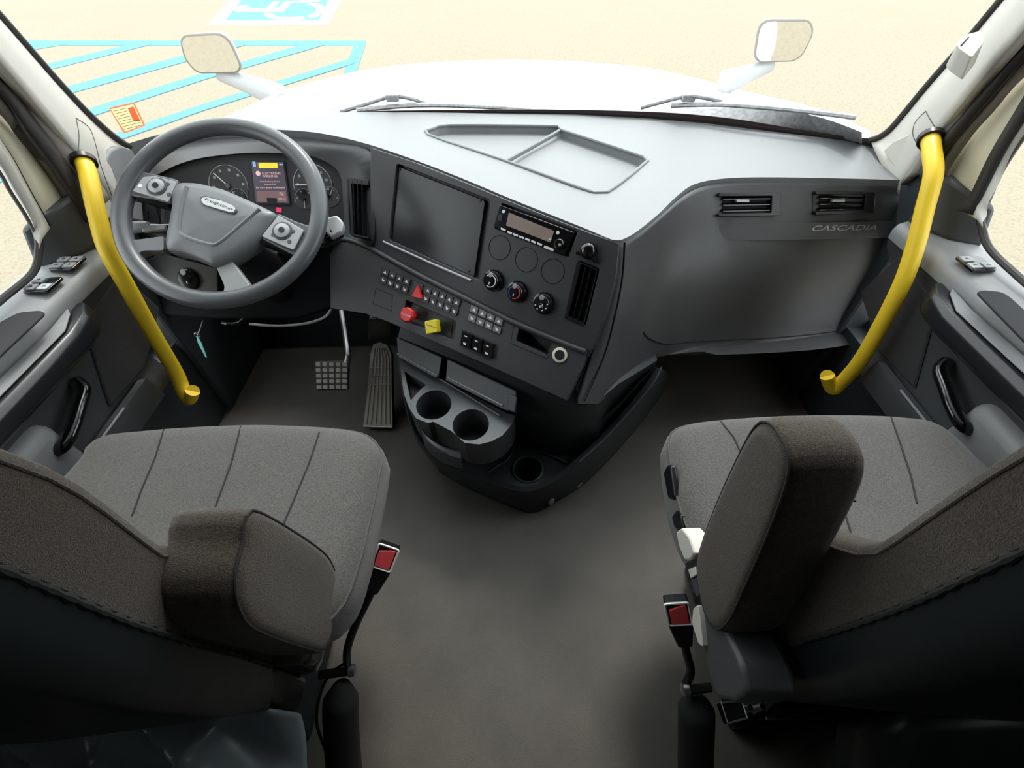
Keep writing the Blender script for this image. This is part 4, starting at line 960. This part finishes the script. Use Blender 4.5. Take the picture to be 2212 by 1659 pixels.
# top plate outline follows the front of both cups
ct_ = MB().pprism(TPn, [(860, 762), (876, 780), (990, 838), (1095, 893), (1113, 897), (1105, 918), (1085, 941), (1060, 954), (1035, 960), (1004, 957), (985, 940), (976, 932), (936, 911), (925, 914), (899, 904), (884, 882), (872, 850)], -.11, 0, cup_m).build('cup_holder', FC, smooth=0)
h1 = TPn.loc(937, 874); h2 = TPn.loc(1017, 917)
cut(ct_, MB().prism(TPn, circ(h1, .047, 44), -.10, .02, lower_m)); cut(ct_, MB().prism(TPn, circ(h2, .047, 44), -.10, .02, lower_m))
cut(ct_, MB().pprism(TPn, [(870, 792), (918, 822), (905, 832), (884, 856)], -.05, .02, lower_m, r=.002))
bev(ct_, .0035, 3)
lp_ = MB(); L1_ = crom([TPn.px(912, 934, -.05), TPn.px(922, 948, -.05), TPn.px(945, 966, -.05), TPn.px(972, 978, -.05), TPn.px(996, 984, -.05)], 6)
lp_.grid([[p+V((0, .012, .0)) for p in L1_], [p+V((0, .006, .003)) for p in L1_], L1_, [p+V((0, -.006, -.004)) for p in L1_], [p+V((0, -.010, -.05)) for p in L1_], [p+V((.0, .012, -.06)) for p in L1_]], cup_m).build('front_lip', FC, smooth=50, solid=-.003)
MB().tube([TPn.px(866, 770, .004), TPn.px(990, 842, .003), TPn.px(1080, 898, .003)], .0022, door_m, n=6).build('rear_edge', FC)
MB().tube(crom([Z(*p)+V((0, 0, .004)) for p in rim[9:]], 5), .0035, pass_m, n=8).build('rim_highlight', FC)  # glint on the console rim put in as a lighter tube
# pocket at the right and slotted clip, fasteners
MB().pprism(Plane(Z(1262, 880, .30), Z(1290, 880, .30), Z(1262, 910, .25)), [(1262, 884), (1276, 880), (1272, 912), (1256, 918)], 0, .004, black_m, r=.001).build('clip', FC, smooth=0)
for u, v in ((1250, 1045), (1190, 1082)):
    MB().lathe(Z(u, v, .022), V((.6, -.8, .35)), [(.013, -.01), (.012, .004), (.008, .006)], door_m, 16).build('fastener', FC)
# pocket interior (dark cavity wall on the right side)
pa = [Z(1298, 905, .27), Z(1340, 870, .31), Z(1385, 820, .35), Z(1422, 788, .37)]
MB().grid([pa, [V((p.x-.02, p.y+.03, p.z-.16)) for p in pa]], matte_m).build('pocket_lining', FC)

# ================================================================== SEATS
def offset_in(P, d):
    out = []; n = len(P); c = sum(P, V())/n
    for i in range(n):
        t = (P[(i+1) % n]-P[i-1]).normalized(); nn = V((-t.y, t.x, 0))
        if nn.dot(c-P[i]) < 0: nn = -nn
        out.append(P[i]+nn*d)
    return out
def seat(left):
    s = -1 if left else 1
    xs = lambda o: .02+s*o
    if left:
        T = thing('cab_chair', 'dark grey fabric driver seat at the left, behind the steering wheel', 'seat', (xs(.57), .3, 0), 'cloth truck seats')
        px = [(150, 992), (172, 955), (215, 930), (300, 920), (400, 912), (550, 906), (680, 910), (760, 918), (800, 932), (824, 965), (818, 1010), (806, 1070), (790, 1140), (775, 1200)]
        rear = [(-.25, .20), (-.32, .165), (-.60, .15), (-.82, .17), (-.862, .28)]
    else:
        T = thing('cab_chair', 'dark grey fabric passenger seat at the right, facing the glove box', 'seat', (xs(.57), .3, 0), 'cloth truck seats')
        px = [(2140, 992), (2120, 975), (2085, 940), (2030, 902), (1950, 890), (1850, 886), (1700, 887), (1560, 895), (1475, 908), (1447, 930), (1450, 985), (1464, 1060), (1492, 1140), (1528, 1200)]
        rear = [(.345, .20), (.40, .165), (.65, .15), (.86, .17), (.895, .28)]
    P = [Z(u, v, .535) for u, v in px]+[V((x, y, .535)) for x, y in rear]
    P = resample(crom(P, 6, True), 96, True); cP = sum(P, V())/len(P)
    rows = []
    for d, z in ((.03, .40), (.008, .425), (0, .46), (.0, .50), (.006, .520), (.018, .534), (.035, .541), (.06, .543)):
        rows.append([V((p.x+(cP.x-p.x)*d/.28, p.y+(cP.y-p.y)*d/.28, z)) for p in P])
    c = cP; R_ = rows[-1]
    for k in (.8, .6, .4, .2, .01): rows.append([V((c.x+(p.x-c.x)*k, c.y+(p.y-c.y)*k, .543-.010*(1-k))) for p in R_])
    m = MB(); m.grid(rows, fabric_m, True); m.add(rows[0], [list(range(96))], fabric_m)
    cu = m.build('seat_cushion', T, smooth=80)
    seams = [[(357, 919), (335, 990), (305, 1060), (283, 1122)], [(523, 910), (500, 1000), (460, 1110), (432, 1180)], [(697, 913), (668, 1000), (635, 1080), (605, 1150), (585, 1200)]] if left else \
            [[(1548, 900), (1585, 945), (1612, 1005), (1630, 1060)], [(1738, 892), (1770, 960), (1810, 1060), (1842, 1165)], [(1922, 894), (1945, 960), (1968, 1030), (1982, 1095)]]
    from mathutils.bvhtree import BVHTree
    bvh = BVHTree.FromPolygons(m.v, m.f)
    for q in seams:
        L = []
        for k in range(len(q)-1):
            for t in range(8):
                u = q[k][0]+(q[k+1][0]-q[k][0])*t/8; v = q[k][1]+(q[k+1][1]-q[k][1])*t/8
                h = bvh.ray_cast(CAM, ray(u, v).normalized())
                if h[0]: L.append(h[0]+V((0, 0, .0002)))
        MB().tube(L, .0016, seam_m, n=6).build('seam', cu)
    # piping around the cushion edge
    MB().tube([V((p.x+(cP.x-p.x)*.012, p.y+(cP.y-p.y)*.012, .515)) for p in P], .0022, fabric_m, n=6, closed=True).build('piping', cu)
    # under structure
    MB().box(min(xs(.36), xs(.80)), max(xs(.36), xs(.80)), .15, .48, .30, .405, black_m).build('seat_pan', T, bevel=.02)
    MB().box(min(xs(.46), xs(.76)), max(xs(.46), xs(.76)), .08, .44, .0, .06, black_m).build('floor_mount', T, bevel=.01)
    bl_ = MB(); rr = []
    for k in range(9):
        z = .06+.24*k/8; o = .02*(k % 2)
        rr.append([V((xs(a), y, z)) for a, y in ((.45+o, .09+o), (.45+o, .43-o), (.77-o, .43-o), (.77-o, .09+o))])
    bl_.grid(rr, vinyl_m, True).build('suspension_bellows', T, smooth=30)
    # backrest: fabric front part and dark shell, profile in y-z
    if left:
        X0, X1 = .36, .84
        fr = [(.27, .55), (.240, .66), (.214, .745), (.200, .772), (.191, .800), (.192, .84), (.195, .89), (.195, .94), (.186, .99), (.166, 1.08), (.14, 1.21)]
    else:
        X0, X1 = .365, .86
        fr = [(.27, .55), (.236, .695), (.200, .750), (.183, .780), (.178, .81), (.180, .90), (.179, .98), (.166, 1.08), (.14, 1.21)]
    se = [(.138, .50), (.135, .58), (.129, .66), (.124, .74), (.121, .82), (.121, .96), (.112, 1.08), (.10, 1.20)]
    bkk = [(.085, .44), (.068, .55), (.062, .64), (.058, .72), (.058, .80), (.055, .94), (.05, 1.06), (.05, 1.19)]
    nx = 14; m = MB(); m2 = MB(); e1 = []; e2 = []; pi_ = []
    F_, S_, K_ = [resample(crom([V((0, y, z)) for y, z in q], 4), 24) for q in (fr, se, bkk)]
    def sect(a, b_, ks):    # ring round from the seam over the front, bolster rounded in x
        return 0
    g_ = []
    for i in range(24):
        row = []
        f_, s0, k0 = F_[i], S_[i], K_[i]
        row.append(V((xs(X0), s0.y, s0.z)))
        for t in (.25, .5, .75): row.append(V((xs(X0), s0.y+(f_.y-.012-s0.y)*t, s0.z+(f_.z-s0.z)*t)))
        row += [V((xs(X0), f_.y-.012, f_.z)), V((xs(X0+.004), f_.y-.004, f_.z)), V((xs(X0+.012), f_.y, f_.z)), V((xs(X0+.035), f_.y+.001, f_.z)), V((xs(X0+.08), f_.y-.03, f_.z)), V((xs(.6), f_.y-.045, f_.z)), V((xs(X1-.08), f_.y-.03, f_.z)),
                V((xs(X1-.03), f_.y, f_.z)), V((xs(X1), f_.y-.012, f_.z)), V((xs(X1), s0.y, s0.z))]
        g_.append(row)
    m.grid(g_, fabric2_m)
    m.grid([g_[-1], [V((p.x, (p.y+.1)/2, p.z+.02)) for p in g_[-1]], [V((p.x, .1, p.z+.02)) for p in g_[-1]]], fabric2_m)
    br = m.build('backrest', T, smooth=60)
    h_ = []
    for i in range(24):
        s0, k0 = S_[i], K_[i]; b2 = k0.y
        h_.append([V((xs(X0), s0.y, s0.z)), V((xs(X0+.002), (s0.y+b2)/2, (s0.z+k0.z)/2)), V((xs(X0+.012), b2+.004, k0.z)), V((xs(X0+.03), b2, k0.z)), V((xs(.6), b2-.02, k0.z)), V((xs(X1-.03), b2, k0.z)), V((xs(X1-.01), b2+.004, k0.z)), V((xs(X1), s0.y, s0.z))])
    sh = MB().grid(h_, vinyl_m); sh.add(h_[0], [list(range(8))], vinyl_m); sh.add(h_[-1], [list(range(8))], vinyl_m); sh.build('back_shell', T, smooth=60)
    # ribbed seam cord
    rs = []; SP_ = resample([V((xs(X0-.001), p.y-.004, p.z)) for p in S_], 120)
    MB().tube(SP_, [.0032+.0012*math.sin(i*1.9) for i in range(120)], seam_m, n=8).build('ribbed_cord', br)
    rw = [V((xs(X0+.0), p.y-.012, p.z)) for p in F_]
    MB().tube(rw, .0018, fabric2_m, n=6).build('piping', br)
    # armrest
    if left:
        xa, xb = -.262, -.352
        pp = [(.196, .800), (.214, .812), (.234, .790), (.262, .62), (.262, .55), (.24, .50), (.19, .485), (.150, .50), (.140, .56), (.128, .70), (.134, .755), (.16, .79)]
    else:
        xa, xb = .292, .378
        pp = [(.265, .872), (.292, .862), (.302, .825), (.285, .70), (.262, .60), (.24, .55), (.19, .530), (.155, .545), (.150, .60), (.17, .68), (.205, .80), (.232, .862)]
    ce = V((0, sum(p[0] for p in pp)/12, sum(p[1] for p in pp)/12))
    PQ = resample(crom([V((0, y, z)) for y, z in pp], 5, True), 60, True)
    rows = []
    sg = 1 if xb > xa else -1; wd = abs(xb-xa)
    for t, k in ((0, .0004), (.0, .5), (0, .80), (.02, .90), (.08, .965), (.2, 1.0), (.5, 1.01), (.8, 1.0), (.92, .96), (.98, .88), (1, .75), (1, .0004)):
        rows.append([V((xa+sg*wd*t, ce.y+(p.y-ce.y)*k, ce.z+(p.z-ce.z)*(k if k < .7 else 1-(1-k)*.6))) for p in PQ])
    ar = MB().grid(rows, fabric2_m, True).build('armrest', T, smooth=80)
    MB().tube([V((xa+sg*wd*.05, ce.y+(p.y-ce.y)*.955, ce.z+(p.z-ce.z)*.975)) for p in PQ], .0016, seam_m, n=6, closed=True).build('piping', ar)
    return T, xs, P
TL, xl, PL_ = seat(True); TR, xr, PR_ = seat(False)

# left seat extras: vinyl skirt with folds, bracket rods
rows = []
for i in range(41):
    t = i/40; r = []
    for j in range(91):
        s = j/90; x = -.325-.52*s; y = .095-.26*t; z = .455-.36*t
        a1 = 7.5*s+4.5*t+.6; a2 = 11*s-5*t; k = .050*(1-abs(math.sin(a1)))**1.6+.028*(1-abs(math.sin(a2+1.1)))**2*(.4+t)+.006*math.sin(25*s+13*t)
        drop = max(0, 1-s/.08)**2
        r.append(V((x, y-k*.5, z+k-.02-drop*.06)))
    rows.append(r)
MB().grid(rows, skirt_m).build('vinyl_skirt', TL, smooth=80, solid=-.004)
MB().tube([X(700, 1365, -.30), X(693, 1425, -.30), X(680, 1450, -.30)], .0035, steel_m, n=8).build('recline_rod', TL)
MB().box(-.355, -.30, .14, .20, .40, .47, black_m).build('side_bracket', TL, bevel=.01)
fb = MB(); c = X(650, 1395, -.32); fb.lathe(c, V((1, 0, 0)), [(.028, -.03), (.026, .01), (.016, .018)], fabric2_m, 20); fb.build('side_bolster', TL, smooth=80)
# right seat extras
SX = Plane(V((.308, .3, .47)), V((.308, .2, .47)), V((.308, .3, .50)))
MB().pprism(SX, [(1432, 1022), (1440, 1004), (1448, 1006), (1458, 1075), (1453, 1082), (1442, 1076)], -.012, .0, black_m, r=.004).build('front_lever', TR, bevel=.004)
MB().pprism(SX, [(1450, 1116), (1460, 1102), (1470, 1112), (1474, 1142), (1466, 1148), (1456, 1140)], -.012, 0, black_m, r=.004).build('height_lever', TR, bevel=.004)
MB().pprism(SX, [(1460, 1150), (1472, 1140), (1488, 1160), (1500, 1196), (1490, 1210), (1478, 1210), (1466, 1180)], -.02, .012, pillar_m, r=.004).build('recline_lever', TR, bevel=.005)
cp_ = MB().pprism(SX, [(1480, 1216), (1505, 1206), (1532, 1290), (1500, 1300)], -.05, .004, gloss_m, r=.003).build('control_panel', TR, bevel=.002)
MB().pprism(SX, [(1486, 1230), (1500, 1224), (1506, 1240), (1492, 1250)], .004, .008, pillar_m).build('rocker_switch', cp_, bevel=.001)
MB().pprism(SX, [(1493, 1253), (1508, 1245), (1520, 1278), (1504, 1290)], .004, .007, door_m if 0 else doord_m).build('rocker_switch', cp_, bevel=.001)
MB().pprism(SX, [(1500, 1312), (1515, 1300), (1542, 1300), (1560, 1350), (1600, 1440), (1612, 1500), (1590, 1520), (1550, 1512), (1525, 1440), (1505, 1370)], -.06, .006, doord_m, r=.01).build('side_cover', TR, bevel=.008, seg=3)
MB().pprism(SX, [(1497, 1315), (1507, 1306), (1512, 1340), (1518, 1398), (1508, 1390), (1494, 1345)], -.0, .014, pillar_m, r=.004).build('cover_trim', TR, bevel=.003)
MB().pprism(SX, [(1585, 1355), (1610, 1352), (1635, 1440), (1615, 1445), (1600, 1420)], -.05, -.03, doord_m, r=.004).build('hinge_strap', TR, bevel=.002)
SL = Plane(V((.34, .1, .30)), V((.44, .1, .30)), V((.34, .0, .30)))
bf = MB().pprism(SL, [(1556, 1518), (1600, 1512), (1614, 1550), (1572, 1562)], -.02, 0, black_m).build('mount_plate', TR, smooth=0)
MB().tube([SL.px(u, v, .002) for u, v in ((1558, 1518), (1602, 1514), (1614, 1551), (1572, 1562))], .002, steel_m, n=6, closed=True).build('plate_edge', bf)
for u, v in ((1618, 1530), (1645, 1527)): MB().lathe(SL.px(u, v, 0), V((0, 0, 1)), [(.006, -.04), (.005, .006)], steel_m, 10).build('bolt', TR)
MB().tube([SL.px(1655, 1552, -.02), SL.px(1700, 1552, -.02), SL.px(1772, 1548, -.02)], .003, steel_m, n=6).build('slide_rod', TR)
MB().tube([SL.px(1832, 1497, .02), SL.px(1860, 1486, .02)], .006, steel_m, n=8).build('slide_catch', TR)
rows = []
for i in range(17):
    t = i/16; r = []
    for j in range(31):
        s = j/30; x = .49+.42*s-.02*t; y = .06-.36*t; z = .52-.46*t+.03*math.sin(math.pi*s)
        r.append(V((x, y, z+.008*math.sin(6*s+4*t)-.10*max(0, 1-s/.10)**2)))
    rows.append(r)
MB().grid(rows, vinyl_m).build('vinyl_skirt', TR, smooth=80, solid=-.004)
for T, x0, x1 in ((TL, -.80, -.36), (TR, .40, .86)):
    MB().box(x0, x1, .10, .15, .30, .46, black_m).build('rear_frame', T, bevel=.01)

# buckles -------------------------------------------------------------
def buckle(head, ang, path, boot, label, z0, bolt, wire=None):
    hz = Z(head[0], head[1], z0)
    T = thing('seat_belt_buckle', label, 'seat belt buckle', Z(boot[-1][0], boot[-1][1], .05), 'seat belt buckles')
    nx = Z(*path[0]); d = (hz-nx).normalized(); side = d.cross((CAM-hz).normalized()).normalized(); up = side.cross(d)
    pl = Plane(hz, hz+side, hz+d)
    q = lambda a, b_: (a, b_)
    sgn = 1 if pl.ey.dot(d) > 0 else -1; sx = 1 if pl.ex.dot(side) > 0 else -1
    W = lambda pts: [(a*sx, b_*sgn) for a, b_ in pts]
    MB().prism(pl, rpoly(W([(-.020, .030), (.020, .030), (.020, -.022), (.012, -.065), (-.012, -.065), (-.020, -.022)]), .004), -.016, .006, black_m).build('body', T, bevel=.003)
    MB().tube([pl.w(a, b_, .007) for a, b_ in rpoly(W([(-.019, .030), (.019, .030), (.019, -.014), (-.019, -.014)]), .004)], .0022, white_m, n=6, closed=True).build('bezel', T)
    MB().prism(pl, rpoly(W([(-.014, .018), (.008, .026), (.015, .026), (.015, -.011), (-.014, -.011)]), .002), .004, .009, mat('coral_red_button', (.95, .10, .11), .35)).build('release_button', T, bevel=.001)
    MB().tube(crom([pl.w(0, -.06*sgn, -.004)]+[Z(*p) for p in path], 5), [.0085], black_m, n=10, rz=.006).build('stalk', T) if 0 else MB().tube(crom([pl.w(0, -.06*sgn, -.004)]+[Z(*p) for p in path], 5), .0075, black_m, n=10).build('stalk', T)
    bp_ = crom([Z(*p) for p in boot], 6); nb = len(bp_)
    MB().tube(bp_, [.010+.022*min(1, (i/nb)*5) for i in range(nb)], matte_m if 0 else mat('black_sleeve', (.010, .010, .011), .85), n=14).build('sleeve', T, smooth=80)
    bt_ = MB().tube([Z(*p) for p in bolt], .008, black_m, n=8)
    bt_.build('anchor_bar', T)
    MB().lathe(Z(*bolt[-1]), (Z(*bolt[-1])-Z(*bolt[0])), [(.011, -.006), (.010, .004), (.006, .007)], steel_m, 12).build('anchor_bolt', T)
    if wire: MB().tube(crom([Z(*p) for p in wire], 5), .0028, black_m, n=8).build('wire', T)
    return T
buckle((829, 1210), 0, [(795, 1295, .37), (768, 1350, .34), (750, 1405, .31), (752, 1455, .29)], [(740, 1472, .28), (736, 1520, .25), (738, 1580, .2), (742, 1640, .15), (750, 1720, .10)],
       'red buttoned seat belt buckle beside the driver seat', .42, [(690, 1458, .29), (762, 1448, .29)], [(748, 1430, .30), (712, 1458, .29), (692, 1500, .26), (684, 1560, .22), (700, 1612, .18), (712, 1640, .15)])
buckle((1466, 1328), 0, [(1484, 1415, .35), (1492, 1450, .32), (1482, 1480, .30), (1496, 1500, .29)], [(1502, 1500, .28), (1504, 1540, .25), (1503, 1590, .2), (1502, 1640, .15), (1502, 1720, .10)],
       'red buttoned seat belt buckle beside the passenger seat', .42, [(1535, 1484, .30), (1480, 1490, .30)])
